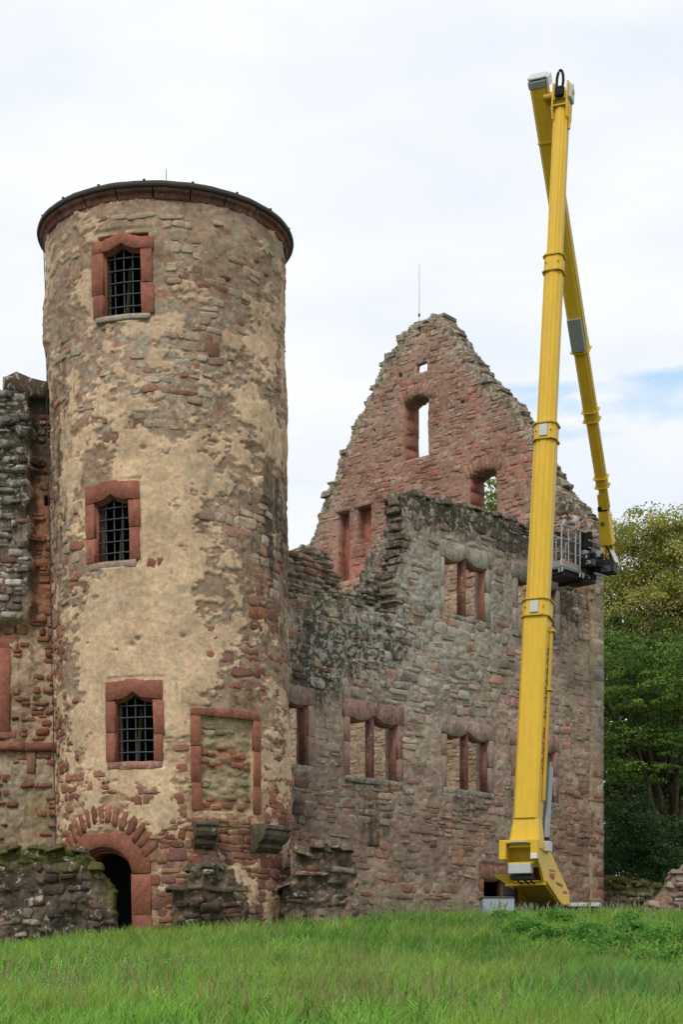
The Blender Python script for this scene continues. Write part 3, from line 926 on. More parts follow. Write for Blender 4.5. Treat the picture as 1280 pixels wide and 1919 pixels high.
lay_stones(PBw, S, bkeep, bstonecol, bwx, (-.006, .028), pal, gap=.96, near=lambda u, v: 1.25 - .03 * u)

# thicker core standing behind the broken outer leaf, left part
PC = Plane(np.array([-1.39, 44.5]) + (-PB.Nn) * .5, (.679, .734))
core_px = [(500, 1040), (545, 1040), (560, 1034), (578, 1036), (590, 1029), (606, 1032), (622, 1050), (626, 1082), (634, 1100), (640, 1112), (670, 1108), (690, 1100), (697, 1078), (712, 1052), (716, 1030), (738, 1008), (748, 985), (765, 978), (768, 945), (800, 950), (830, 955)]
_cp = [PC.uv(x, y) for x, y in core_px]
ctop = interp_poly(_cp)
def csolid(u, v): return (v < ctop(np.floor(u * 4) / 4) + (fbm(np.floor(u * 5), u * 0, .9, 2, 75) - .5) * .25) & ~bopen(u, v, .3) & (v > 8.0)
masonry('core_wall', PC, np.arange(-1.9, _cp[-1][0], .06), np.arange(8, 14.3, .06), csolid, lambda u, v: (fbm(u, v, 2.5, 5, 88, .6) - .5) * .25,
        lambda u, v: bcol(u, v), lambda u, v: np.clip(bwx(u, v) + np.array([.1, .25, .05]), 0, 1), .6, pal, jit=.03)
S = courses(-1.8, _cp[-1][0], 9.5, 14.2, (.10, .2), (.2, .5), np.random.default_rng(6), .08, 15)
def ckeep(u, v, w_, h_):
    return csolid(u, v - .02) & ~((v < lowtop(u) - .1)) & (np.random.default_rng(8).random(len(u)) < .9)
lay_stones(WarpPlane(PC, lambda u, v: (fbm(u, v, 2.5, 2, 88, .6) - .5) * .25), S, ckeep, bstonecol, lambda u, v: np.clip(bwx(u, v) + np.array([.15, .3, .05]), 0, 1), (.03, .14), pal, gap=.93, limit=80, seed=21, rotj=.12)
# loose coping stones along both tops
r = np.random.default_rng(77)
def copings(surf, topf, u0, u1, step, depth, parent, colf, wx, size=(.16, .30)):
    u = u0
    while u < u1:
        wd = r.uniform(.22, .5); h = r.uniform(*size) * .7
        z = float(topf(u)) + h * .1 + r.uniform(-.10, .05)
        c = colf * r.uniform(.75, 1.2)
        dd = -r.uniform(.05, .3)
        a = MB().box((0, 0, 0), (wd / 2, 0, 0), (0, depth * r.uniform(.25, .5), 0), (0, 0, h / 2))
        Vb = np.array(a.V) + r.uniform(-.035, .035, (8, 3)); Vb[4:, :2] *= .72
        rr = r.uniform(-.38, .38); Vb = np.stack([Vb[:, 0], Vb[:, 1], Vb[:, 2] + Vb[:, 0] * math.tan(rr)], -1)
        Vw = surf(u + Vb[:, 0], z + Vb[:, 2], dd + Vb[:, 1])
        mk('coping_stone', Vw, a.F, M_STONE, parent, np.repeat([c], 8, 0), np.repeat([wx], 8, 0), bevel=.03)
        u += wd * r.uniform(.8, 1.25) * step
copings(PB, lowtop, -1.2, _tp[5][0], 1.3, .5, pal, np.array((.27, .23, .18)), (.4, .55, .35))
copings(PB, hightop, _tp[12][0], UB_END - .3, 1.15, .6, pal, np.array((.25, .21, .17)), (.4, .6, .25))
for q in np.linspace(9.8, 13.6, 17):      # ragged stones along the broken edge
    u = float(bedge(np.array(q))); wd = r.uniform(.25, .5); h = r.uniform(.1, .22)
    V_ = np.array(MB().box((0, 0, 0), (wd / 2, 0, 0), (0, r.uniform(.12, .28), 0), (0, 0, h / 2)).V) + r.uniform(-.03, .03, (8, 3))
    Vw = PB(u + .05 + V_[:, 0], q + V_[:, 2], -.2 + V_[:, 1])
    mk('stone', Vw, MB().box((0, 0, 0), (1, 0, 0), (0, 1, 0), (0, 0, 1)).F, M_STONE, pal, np.repeat([np.array((.3, .24, .19)) * r.uniform(.7, 1.2)], 8, 0), np.repeat([(.5, .5, .1)], 8, 0), bevel=.025)

# quoins at the far corner: long and short blocks alternating
z = 1.2; i = 0
while z < 13.9:
    h = r.uniform(.38, .62); wd = .62 if i % 2 else .36
    py = float(to_px(PB, np.array(UB_END), np.array(z))[1])
    redq = sstep(1380, 1480, py) * (r.random() < .75)
    c = np.array((.33, .29, .235)) * (1 - redq) + np.array((.27, .13, .09)) * redq
    slab(PB, 'quoin', pal, np.linspace(UB_END - wd, UB_END, 4), z + h - .012, z, -.62, .03 + r.uniform(-.012, .012), col=c * r.uniform(.85, 1.1), wx=(.3, .2, .1), ch=.015)
    z += h; i += 1

C_WIN = (.30, .21, .165)
def palace_window(Wd, colr=C_WIN, lights=2, jcol=(.25, .12, .09), drop=.14, sag=.12, sill=(.29, .26, .21), jw=.2, lint=.34, mull=.09):
    a, b, s, p = Wd
    uc = (a + b) / 2; hw = (b - a) / 2
    U = np.linspace(a, b, 25); q = np.abs(U - uc) / hw
    head = p - drop * q - sag * np.sin(np.pi * np.clip(q, 0, 1)) * (1 if lights == 2 else .4)
    us_ = np.concatenate([[a - jw - .06], U, [b + jw + .06]])
    vb = np.concatenate([[p - drop], head, [p - drop]])
    vt = p + lint + r.uniform(-.03, .03) + np.linspace(-1, 1, len(us_)) * r.uniform(-.02, .02)
    win = slab(PB, 'window', pal, us_, vt, vb, -.3, .018, col=colr, wx=(.35, .35, 0), ch=.015)
    slab(PB, 'moulding', win, U, p + .1, head - .045, -.3, -.05, col=np.array(jcol) * .9, ch=.015)
    for l, rr_ in ((a - jw, a), (b, b + jw)):
        k3 = s + (p - drop - s) * r.uniform(.4, .6)
        for z0, z1 in ((s, k3), (k3, p - drop)):
            slab(PB, 'jamb', win, np.linspace(l, rr_, 3), z1 - .005, z0 + .005, -.3, .012 + r.uniform(-.01, .01), col=colr, wx=(.35, .2, 0))
    for l, rr_ in ((a, a + .05), (b - .05, b)):
        slab(PB, 'inner_jamb', win, np.linspace(l, rr_, 3), p - drop, s, -.32, -.06, col=jcol, wx=(.05, .15, 0))
    if lights == 2:
        slab(PB, 'mullion', win, np.linspace(uc - mull, uc + mull, 5), p - .02, s, -.26, -.045, col=np.array(jcol) * .8, wx=(.3, .3, 0), ch=.045)
    nb = 3
    for i in range(nb):
        x0 = a - jw + (b - a + 2 * jw) * i / nb; x1 = a - jw + (b - a + 2 * jw) * (i + 1) / nb
        slab(PB, 'sill', win, np.linspace(x0 + .006, x1 - .006, 4), s, s - .17, -.4, .03 + r.uniform(-.015, .015), col=np.array(sill) * r.uniform(.75, 1.1), wx=(.5, .35, .25))
palace_window(wL)
palace_window(wA, colr=(.29, .175, .14))
palace_window(wB, colr=(.31, .22, .18))
palace_window(wC, colr=(.27, .165, .13))
palace_window(wU, colr=(.34, .29, .24), jcol=(.30, .14, .10))
palace_window(wV, colr=(.32, .27, .23))
palace_window(wD, colr=(.27, .13, .09), sag=.07, drop=.1, jcol=(.27, .11, .08))
# vaulted ground floor inside, closing the basement off from the light
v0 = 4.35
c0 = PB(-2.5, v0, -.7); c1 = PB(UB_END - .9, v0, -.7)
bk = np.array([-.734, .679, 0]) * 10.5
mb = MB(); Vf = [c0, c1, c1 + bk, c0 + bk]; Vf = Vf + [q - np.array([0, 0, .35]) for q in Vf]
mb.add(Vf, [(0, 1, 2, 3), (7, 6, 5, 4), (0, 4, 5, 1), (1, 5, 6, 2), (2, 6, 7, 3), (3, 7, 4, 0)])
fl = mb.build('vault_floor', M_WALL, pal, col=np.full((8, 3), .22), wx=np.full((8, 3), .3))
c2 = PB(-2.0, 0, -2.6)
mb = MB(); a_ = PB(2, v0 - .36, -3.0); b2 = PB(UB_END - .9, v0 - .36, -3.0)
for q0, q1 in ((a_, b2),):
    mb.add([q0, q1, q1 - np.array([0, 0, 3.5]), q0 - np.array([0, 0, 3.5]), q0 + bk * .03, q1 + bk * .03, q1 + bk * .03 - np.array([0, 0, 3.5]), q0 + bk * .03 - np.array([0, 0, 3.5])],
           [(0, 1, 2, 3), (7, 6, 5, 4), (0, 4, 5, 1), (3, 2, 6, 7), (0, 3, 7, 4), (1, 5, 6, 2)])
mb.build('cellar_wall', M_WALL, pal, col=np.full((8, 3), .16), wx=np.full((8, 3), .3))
# lintel fragment and iron hook details high on the wall
# ================================================================== GABLE
cg = PB(UB_END, 0, -.02)
PG = Plane((cg[0] - .0, cg[1]), (-.734, .679))
PG.P0 = PG.P0 - np.array([.679, .734]) * .8
# the plane runs leftwards, away from us: outward normal must face the viewer
PG.Nn = -np.array([.679, .734])
def pg(x, y): return PG.uv(x, y)
gpx = [(1131, 1014), (1118, 990), (1100, 962), (1080, 944), (1062, 925), (1046, 904), (1020, 860), (1003, 818), (985, 790), (950, 744), (905, 700), (872, 660), (858, 640), (850, 622), (836, 604), (826, 590), (806, 590), (800, 598), (786, 599), (768, 608),
       (756, 632), (740, 655), (722, 672), (714, 690), (704, 718), (690, 738), (684, 762), (668, 786), (660, 815), (642, 845), (636, 872), (628, 905), (614, 928), (600, 958), (590, 985), (576, 1012), (566, 1032), (540, 1060), (500, 1120)]
_g = [pg(x, y) for x, y in gpx]
_g = sorted(_g)
gtop = interp_poly(_g)
GMAX = 15.0
def grect(x0, x1, y0, y1):
    xm, ym = (x0 + x1) / 2, (y0 + y1) / 2
    a, b = pg(x0, ym)[0], pg(x1, ym)[0]
    return (min(a, b), max(a, b), pg(xm, max(y0, y1))[1], pg(xm, min(y0, y1))[1])
g1 = grect(757, 804, 860, 752); g2 = grect(781, 800, 699, 681); g3 = grect(880, 931, 985, 890)
g4 = grect(634, 655, 1088, 958); g5 = grect(668, 695, 1018, 948)
holes = [grect(861, 869, 757, 750), grect(700, 706, 811, 804), grect(748, 754, 708, 698)]
# openings are as wide as seen at the wall face; the reveal then covers part of what is beyond
def gopen(u, v, e=0.0, blind=True):
    m = np.zeros(np.broadcast(u, v).shape, bool)
    for k_, (a, b, s, p) in enumerate([g1, g2, g3]):
        pp = p + (.16 * (1 - ((u - (a + b) / 2) / ((b - a) / 2)) ** 2) if k_ != 1 else 0)
        m |= (u > a - e) & (u < b + e) & (v > s - e) & (v < pp + e)
    if blind:
        for (a, b, s, p) in (g4, g5): m |= (u > a - e) & (u < b + e) & (v > s - e) & (v < p + e)
        for (a, b, s, p) in holes: m |= (u > a) & (u < b) & (v > s) & (v < p)
    return m
def gjag(u):
    # stepped verge on the left (far) slope, smoother coping on the right
    left = sstep(6.4, 7.6, u)
    return (fbm(np.floor(u * 2.6) / 2.6, u * 0, 2.2, 2, 95) - .5) * (.12 + .55 * left) + (fbm(u, u * 0, 6, 2, 96) - .5) * .18
def gsolid0(u, v): return v < gtop(u) + gjag(u)
def gsolid(u, v): return gsolid0(u, v) & ~gopen(u, v)
def gdisp(u, v): return (fbm(u, v, 3, 5, 101, .58) - .5) * .08 + (fbm(u * .8, v * 1.8, 8, 3, 103) - .5) * .05 + (fbm(u, v, .4, 2, 102) - .5) * .14
def ginfo(u, v):
    px, py = to_px(PG, u, v)
    edge = sstep(1.0, .25, gtop(u) - v)
    return px, py, edge
def gcol_(u, v):
    px, py, edge = ginfo(u, v)
    n = fbm(u, v, .8, 4, 105)
    c = mix((.33, .205, .16), (.305, .17, .125), sstep(.35, .65, n))
    grey = np.clip(edge + sstep(720, 620, py) * .7 + sstep(690, 600, px) * .45 + .4 * blob(px, py, 700, 780, 50, 100), 0, 1)
    c = mix(c, (.35, .26, .20), grey * .8)
    c = mix(c, (.42, .17, .12), .8 * blob(px, py, 655, 1080, 60, 55))
    c = mix(c, (.36, .30, .2), .6 * sstep(1070, 1110, py))
    return c
def gcol(u, v): return gcol_(u, v) * (.82 + .3 * fbm(u, v, 4, 4, 106))[..., None]
def gwx(u, v):
    px, py, edge = ginfo(u, v)
    return np.stack([.35 + .4 * edge, np.clip(.1 + .3 * edge + .5 * blob(px, py, 1065, 960, 30, 40), 0, 1), .1 + .3 * edge + .2 * blob(px, py, 770, 710, 30, 20)], -1)
def gstonecol(u, v, r):
    n = len(u)
    tint = np.array([(1.1, 1.0, .95), (.95, .95, .95), (1.25, 1.2, 1.2), (.8, .75, .75), (1.15, .85, .8), (1.0, 1.05, 1.05)])
    return gcol_(u, v) * tint[r.integers(0, 6, n)] * r.uniform(.85, 1.12, (n, 1))
gab = thing('gable_wall', 'pointed reddish sandstone gable wall with ragged stepped edges and empty window holes, standing behind the palace wall', 'ruined gable', (3.5, 60, EYE + 2))
us = np.arange(-.05, GMAX, .055); vs = np.arange(1.0, 24.3, .055)
masonry('wall', PG, us, vs, gsolid, gdisp, gcol, gwx, lambda u, v: .78 - .6 * sstep(.9, .35, np.hypot(u - (g2[0] + g2[1]) / 2, v - (g2[2] + g2[3]) / 2)), gab, jit=.02)
S = courses(0, GMAX, 4.5, 24.2, (.10, .22), (.15, .46), np.random.default_rng(14), .08, 24)
def gkeep(u, v, w_, h_):
    px, py = to_px(PG, u, v)
    ok = (np.random.default_rng(12).random(len(u)) < .85) & ((py < 1130) | ((py < 1500) & (((px > 640) & (px < 760)) | ((px > 815) & (px < 930)) | (px < 585))))
    for du, dv in ((0, 0), (-.35, -.4), (.35, -.4), (.35, .3), (-.35, .3)):
        ok &= gsolid0(u + du * w_, v + dv * h_) & ~gopen(u + du * w_, v + dv * h_, .02)
    return ok
PGw = WarpPlane(PG, lambda u, v: (fbm(u, v, .4, 2, 102) - .5) * .14)
lay_stones(PGw, S, gkeep, gstonecol, gwx, (-.006, .024), gab, gap=.98, rotj=.07, near=lambda u, v: 1 + 0 * u)
# blind recesses are closed at their back
for (a, b, s, p) in (g4, g5):
    slab(PG, 'recess_back', gab, np.linspace(a - .1, b + .1, 6), p + .1, s - .1, -.74, -.42, col=(.40, .15, .105), wx=(.1, .15, 0), mat=M_WALL)
    slab(PG, 'recess_lintel', gab, np.linspace(a - .12, b + .12, 5), p + .14, p, -.5, .02, col=(.33, .2, .15), wx=(.3, .2, 0))
for (a, b, s, p) in holes:
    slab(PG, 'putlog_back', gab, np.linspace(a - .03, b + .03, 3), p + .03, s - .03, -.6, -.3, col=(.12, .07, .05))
# red lining of the gable window reveals
for (a, b, s, p) in (g1, g3):
    for l, rr_ in ((b - .03, b + .02), (a - .02, a + .03)):
        zz = np.linspace(s, p - .02, 5)
        for i in range(4):
            slab(PG, 'reveal_stone', gab, np.linspace(l + r.uniform(-.01, .01), rr_ + r.uniform(-.01, .01), 3), zz[i + 1] - .008, zz[i], -.79, -.08 + r.uniform(-.05, .05), col=(.30, .125, .085), wx=(.05, .1, 0))
    slab(PG, 'window_sill', gab, np.linspace(a - .05, b + .05, 4), s + .03, s - .1, -.8, .02, col=(.33, .2, .15), wx=(.3, .2, .1))
    # voussoirs of the segmental arch
    uc = (a + b) / 2; hw = (b - a) / 2
    for i in range(9):
        t = -1 + 2 * i / 8
        u = uc + t * (hw + .1); v = p + .17 * (1 - t * t) + .22
        V_ = stone_arrays(PGw, u, v, .18, .42, .035, r, rot=-t * .35)
        mk('voussoir', V_, STF, M_STONE, gab, np.repeat([np.array((.33, .18, .135)) * r.uniform(.8, 1.15)], 25, 0), np.repeat([(.3, .2, 0)], 25, 0))
# stones stepping out along both verges
uq = .1
while uq < GMAX - .6:
    wd = r.uniform(.2, .42) if uq < 6.8 else r.uniform(.28, .6); h = r.uniform(.08, .16) if uq < 6.8 else r.uniform(.12, .24)
    z = float(gtop(uq) + gjag(np.array(uq))) - h * (.55 if uq < 6.8 else .2)
    b0 = np.array(MB().box((0, 0, 0), (wd / 2, 0, 0), (0, r.uniform(.2, .4), 0), (0, 0, h / 2)).V) + r.uniform(-.04, .04, (8, 3))
    Vw = PG(uq + b0[:, 0], z + b0[:, 2], -.38 + r.uniform(-.1, .12) + b0[:, 1])
    mk('verge_stone', Vw, MB().box((0, 0, 0), (1, 0, 0), (0, 1, 0), (0, 0, 1)).F, M_STONE, gab, np.repeat([np.array((.34, .27, .22)) * r.uniform(.7, 1.15)], 8, 0), np.repeat([(.5, .4, .3)], 8, 0), bevel=.03)
    uq += wd * r.uniform(.45, .8)
pr = at(786, 622, pg(786, 622)[0] * .679 + PG.P0[1] - .12)
pt = pr.copy(); pt[2] = EYE + (HY - 495) / FPX * pr[1]
MB().tube([pr, pt], [.009, .006], 6).build('lightning_rod', M_DARK, gab)
for zz in (.15, .6):
    MB().box(pr + np.array([0, .05, zz]), (.03, 0, 0), (0, .1, 0), (0, 0, .02)).build('rod_bracket', M_DARK, gab)

# ================================================================== LEFT WALL
PA = Plane((-8.6, 43.0), (1, .03))
def pa(x, y): return PA.uv(x, y)
UA0 = -3.5; UA1 = pa(118, 1200)[0]
_at = sorted([pa(x, y) for x, y in [(-200, 800), (-60, 742), (0, 735), (14, 738), (30, 742), (60, 745), (90, 747), (118, 750)]])
atop = interp_poly(_at)
ustep = pa(61, 900)[0]; vstep = pa(50, 1175)[1]; vstr = pa(50, 1398)[1]
wa = (pa(-70, 1300)[0], pa(2, 1300)[0], pa(0, 1372)[1], pa(0, 1215)[1])
hol = (pa(82, 940)[0], pa(101, 940)[0], pa(90, 951)[1], pa(90, 931)[1])
def aopen(u, v, e=0): return ((u > wa[0] - e) & (u < wa[1] + e) & (v > wa[2] - e) & (v < wa[3] + e)) | ((u > hol[0] - e) & (u < hol[1] + e) & (v > hol[2] - e) & (v < hol[3] + e))
def asolid(u, v): return (v < atop(u) + (fbm(u, u * 0, 4, 2, 110) - .5) * .15) & ~aopen(u, v)
def abulge(u, v): return .34 * sstep(.05, -.05, u - ustep + .07 * np.sin(v * 7)) * sstep(vstep - .1, vstep + .15, v)
def adisp(u, v):
    return abulge(u, v) + (fbm(u, v, 3, 5, 111, .62) - .5) * .17 + (fbm(u, v, 9, 3, 112) - .5) * .04
def acol_(u, v):
    px, py = to_px(PA, u, v)
    up = mix((.22, .17, .13), (.27, .12, .07), sstep(55, 68, px) * sstep(760, 860, py) * .9)
    low = mix((.44, .31, .21), (.33, .265, .19), sstep(1395, 1440, py))
    c = mix(up, low, sstep(1120, 1200, py))
    c = mix(c, (.36, .25, .10), .5 * blob(px, py, 70, 1520, 30, 35))
    return c
def acol(u, v):
    c = acol_(u, v) * (.8 + .4 * fbm(u, v, 3, 4, 113))[..., None]
    return mix(c, (.25, .16, .10), .5 * sstep(.56, .64, fbm(u, v * 1.5, 2.4, 4, 114)))
def awx(u, v):
    px, py = to_px(PA, u, v)
    return np.stack([.25 + .35 * sstep(70, 50, px) * sstep(1200, 1000, py), np.clip(.3 + .5 * sstep(1150, 800, py) - .25 * sstep(62, 75, px) * sstep(800, 950, py) + .5 * blob(px, py, 85, 770, 30, 40), 0, 1), .1 + .3 * blob(px, py, 95, 760, 30, 30) + .35 * blob(px, py, 68, 1310, 10, 22)], -1)
def astonecol(u, v, r):
    px, py = to_px(PA, u, v); n = len(u)
    A = np.array([(.26, .21, .17), (.40, .37, .32), (.20, .15, .12), (.26, .16, .12), (.50, .48, .43), (.20, .15, .12)])
    R_ = np.array([(.28, .11, .065), (.24, .10, .065), (.31, .15, .09)])
    isr = (px > 62) | (py > 1180)
    return np.where(isr[:, None], R_[r.integers(0, 3, n)], A[r.integers(0, 6, n)]) * r.uniform(.8, 1.1, (n, 1))
lw = thing('left_wall', 'dark lichen-spotted ruined wall with a red string course joining the round tower on its left', 'ruined wall', (-8.6, 43, EYE + 1.3))
masonry('wall', PA, np.arange(UA0, UA1, .045), np.arange(.5, 15.3, .045), asolid, adisp, acol, awx, .9, lw, jit=.015)
S = courses(UA0, UA1, .8, 15.1, (.1, .24), (.16, .48), np.random.default_rng(33), .06, 34)
def akeep(u, v, w_, h_):
    px, py = to_px(PA, u, v)
    rr = np.random.default_rng(31).random(len(u)); n = fbm(u, v, 1.2, 3, 117)
    thr = np.where(py < 1180, np.where(px < 62, .72, .9), np.where(py < 1395, .62, .45))
    ok = (rr * .6 + n * .4 < thr * .75 + .08)
    ok &= ~((py > 1385) & (py < 1410))
    for du, dv in ((0, 0), (-.4, -.4), (.4, -.4), (.4, .4), (-.4, .4)):
        ok &= asolid(u + du * w_, v + dv * h_) & ~aopen(u + du * w_, v + dv * h_, .02) & ~((u + du * w_ < wa[1] + .22) & (v + dv * h_ > wa[2]) & (v + dv * h_ < wa[3] + .1) & (u > wa[0] - .3))
    ok &= np.abs(u - ustep) > .1
    return ok
lay_stones(WarpPlane(PA, lambda u, v: abulge(u, v)), S, akeep, astonecol, awx, (.02, .07), lw, gap=.88, near=lambda u, v: np.where(to_px(PA, u, v)[0] > -20, 1, .05))
for i, (x0, x1) in enumerate([(-60, -2), (-1, 46), (47, 108)]):
    slab(PA, 'string_course', lw, np.linspace(pa(x0, 1398)[0], pa(x1, 1398)[0], 5), vstr + .11 - .02 * i, vstr - .11 - .02 * i, -.3, .16, col=(.25, .10, .07), wx=(.1, .2, 0), ch=.05)
slab(PA, 'bracket_stone', lw, np.linspace(pa(50, 1420)[0], pa(66, 1420)[0], 3), vstr - .13, vstr - .68, -.3, .08, col=(.24, .13, .09), wx=(.1, .4, 0), ch=.02)
slab(PA, 'window_jamb', lw, np.linspace(pa(-4, 1300)[0], pa(18, 1300)[0], 4), wa[3], wa[2], -.4, .05, col=(.31, .12, .085), wx=(.05, .05, 0))
slab(PA, 'window_lintel', lw, np.linspace(pa(-80, 1210)[0], pa(34, 1210)[0], 4), wa[3] + .3, wa[3], -.4, .04, col=(.29, .13, .09), wx=(.2, .1, 0))
slab(PA, 'window_sill', lw, np.linspace(pa(-80, 1380)[0], pa(30, 1380)[0], 4), wa[2], wa[2] - .16, -.4, .06, col=(.30, .13, .09), wx=(.1, .1, 0))
cb = slab(PA, 'cap_block', lw, [pa(14, 720)[0], pa(32, 720)[0], pa(60, 720)[0], pa(92, 720)[0]], [pa(0, 712)[1], pa(0, 706)[1], pa(0, 714)[1], pa(0, 724)[1]], [pa(0, 737)[1], pa(0, 742)[1], pa(0, 748)[1], pa(0, 752)[1]], -.7, .36, col=(.16, .095, .075), wx=(.5, .6, .2), ch=.05, jit=.03)
slab(PA, 'cap_block', lw, [pa(7, 720)[0], pa(13, 720)[0]], pa(0, 713)[1], pa(0, 740)[1], -.5, .3, col=(.33, .28, .23), wx=(.4, .4, .1), ch=.03)
for i in range(22):       # big irregular projecting blocks of the buttress face
    x = r.uniform(-15, 52); y = r.uniform(745, 1170); u, v = pa(x, y)
    V_ = stone_arrays(WarpPlane(PA, abulge), u, v, r.uniform(.3, .55), r.uniform(.12, .26), r.uniform(.07, .16), r, rot=r.uniform(-.15, .15))
    mk('projecting_stone', V_, STF, M_STONE, lw, np.repeat([np.array((.33, .30, .26)) * r.uniform(.7, 1.2)], 25, 0), np.repeat([(.5, .5, .1)], 25, 0))

# ================================================================== LOW RUBBLE WALLS
def low_wall(name, label, Y, outline, base, dark, moss, T=.8, seed=1, tone=(.20, .14, .10), limit=60, slope=0.0, keepf=.5):
    P = Plane((at(outline[0][0], 1700, Y)[0], Y), (1, slope))
    pts = sorted([P.uv(x, y) for x, y in outline]); top = interp_poly(pts)
    u0, u1 = pts[0][0], pts[-1][0]
    lo = (HY - base) / FPX * Y - .6
    sol = lambda u, v: (v < top(u) + (fbm(np.floor(u * 3.5), u * 0 + seed, .8, 2, seed) - .5) * .2) & (u > u0 + .1 * fbm(v * 3, v * 0, 1, 2, seed)) & (u < u1 - .2 * fbm(v * 3, v * 0 + 5, 1, 2, seed))
    vm = max(q[1] for q in pts) + .25
    o = thing(name, label, 'rubble wall', P((u0 + u1) / 2, lo + .6, -T / 2))
    f = lambda u, v: (fbm(u, v, 1.3, 5, seed + 3, .62) - .5) * .75
    cf = lambda u, v: np.array(tone) * (.75 + .5 * fbm(u, v, 2, 4, seed + 4))[..., None]
    wf = lambda u, v: np.stack([.4 + 0 * u, np.clip(dark + .5 * (fbm(u, v, .8, 3, seed + 5) - .5), 0, 1), np.clip(moss * sstep(.9, .0, top(u) - v), 0, 1)], -1)
    masonry('rubble_core', P, np.arange(u0, u1, .04), np.arange(lo, vm, .04), sol, f, cf, wf, T, o, jit=.03)
    S = courses(u0, u1, lo + .3, vm, (.13, .3), (.22, .6), np.random.default_rng(seed), .1, seed)
    pal_ = np.array([(.20, .13, .095), (.23, .12, .085), (.21, .16, .12), (.15, .11, .085), (.26, .21, .17)]) * (np.array(tone) / np.array((.22, .165, .12)))
    lay_stones(WarpPlane(P, lambda u, v: (fbm(u, v, 1.3, 2, seed + 3, .62) - .5) * .75 - .01), S, lambda u, v, a, b: sol(u - a * .3, v) & sol(u + a * .3, v) & (np.random.default_rng(seed).random(len(u)) < keepf),
               lambda u, v, r: pal_[r.integers(0, 5, len(u))] * r.uniform(.75, 1.15, (len(u), 1)), wf, (.03, .12), o, gap=.93, limit=limit, seed=seed, rotj=.15)
    copings(P, top, u0 + .1, u1 - .1, 1.0, T, o, np.array(tone) * 1.05, (.3, dark, moss * .8), (.15, .35))
    return o
low_wall('rubble_wall', 'broken mossy rubble wall in front of the left side of the tower doorway', 39.0,
         [(-40, 1600), (0, 1592), (60, 1590), (135, 1590), (168, 1606), (190, 1640), (212, 1672), (220, 1722)], 1745, .68, .75, seed=3, limit=100)
low_wall('rubble_wall', 'dark rubble stump leaning on the tower foot below the two corbels', 39.55,
         [(316, 1716), (322, 1668), (345, 1645), (368, 1616), (400, 1606), (432, 1640), (452, 1668), (466, 1700), (474, 1726)], 1735, .7, .3, T=.6, seed=8, limit=100)
low_wall('rubble_wall', 'squarish rubble stump between the round tower and the palace wall', 41.2,
         [(524, 1712), (532, 1652), (550, 1634), (555, 1590), (590, 1583), (640, 1588), (660, 1602), (670, 1640), (682, 1716)], 1715, .48, .35, T=1.3, seed=12, limit=100, tone=(.225, .16, .115))
low_wall('garden_wall', 'low mossy stone wall under the trees, right of the palace wall corner', 58.0,
         [(1126, 1648), (1160, 1650), (1200, 1656), (1236, 1664), (1243, 1690)], 1705, .45, .9, T=.6, seed=17, limit=60, tone=(.2, .17, .13))
low_wall('rock_pile', 'pinkish tumbled rock pile at the right edge beside the low mossy wall', 54.0,
         [(1222, 1700), (1240, 1682), (1250, 1672), (1262, 1640), (1280, 1625), (1330, 1600), (1380, 1640)], 1712, .05, .1, T=1.2, seed=19, limit=60, tone=(.31, .23, .18), keepf=.9)

# ================================================================== AERIAL LIFT
Fv = np.array([.395, .919, 0]); Sv = np.array([.919, -.395, 0]); Zv = np.array([0, 0, 1.0])
base = at(985, 1700, 42)
lift = thing('aerial_lift', 'tall yellow telescopic boom lift standing before the palace wall, its basket at the wall top', 'boom lift', base)
def octo(w_, h_, c=.16):
    a, b = w_ / 2, h_ / 2; k_ = c * min(w_, h_)
    return [(-a, -b + k_), (-a + k_, -b), (a - k_, -b), (a, -b + k_), (a, b - k_), (a - k_, b), (-a + k_, b), (-a, b - k_)]
def axes(p0, p1):
    d = (p1 - p0) / np.linalg.norm(p1 - p0)
    A = Sv - d * Sv.dot(d); A /= np.linalg.norm(A)
    B = np.cross(d, A); B /= np.linalg.norm(B)
    if B[1] > 0: B = -B          # B points back to the viewer
    return d, A, B
LB0 = at(987, 1592, 42.0); LB1 = at(1054, 195, 44.0)
dL, AL, BL = axes(LB0, LB1)
Llen = np.linalg.norm(LB1 - LB0)
def lp(y):    # fraction along the lower boom for a pixel row
    lo, hi = 0.0, 1.0
    for _ in range(40):
        m_ = (lo + hi) / 2; P = LB0 + (LB1 - LB0) * m_
        if HY - FPX * (P[2] - EYE) / P[1] > y: lo = m_
        else: hi = m_
    return LB0 + (LB1 - LB0) * lo
secs = [(1592, 1130, .62, .56), (1175, 800, .51, .45), (840, 485, .42, .38), (525, 205, .34, .32)]
bm = None
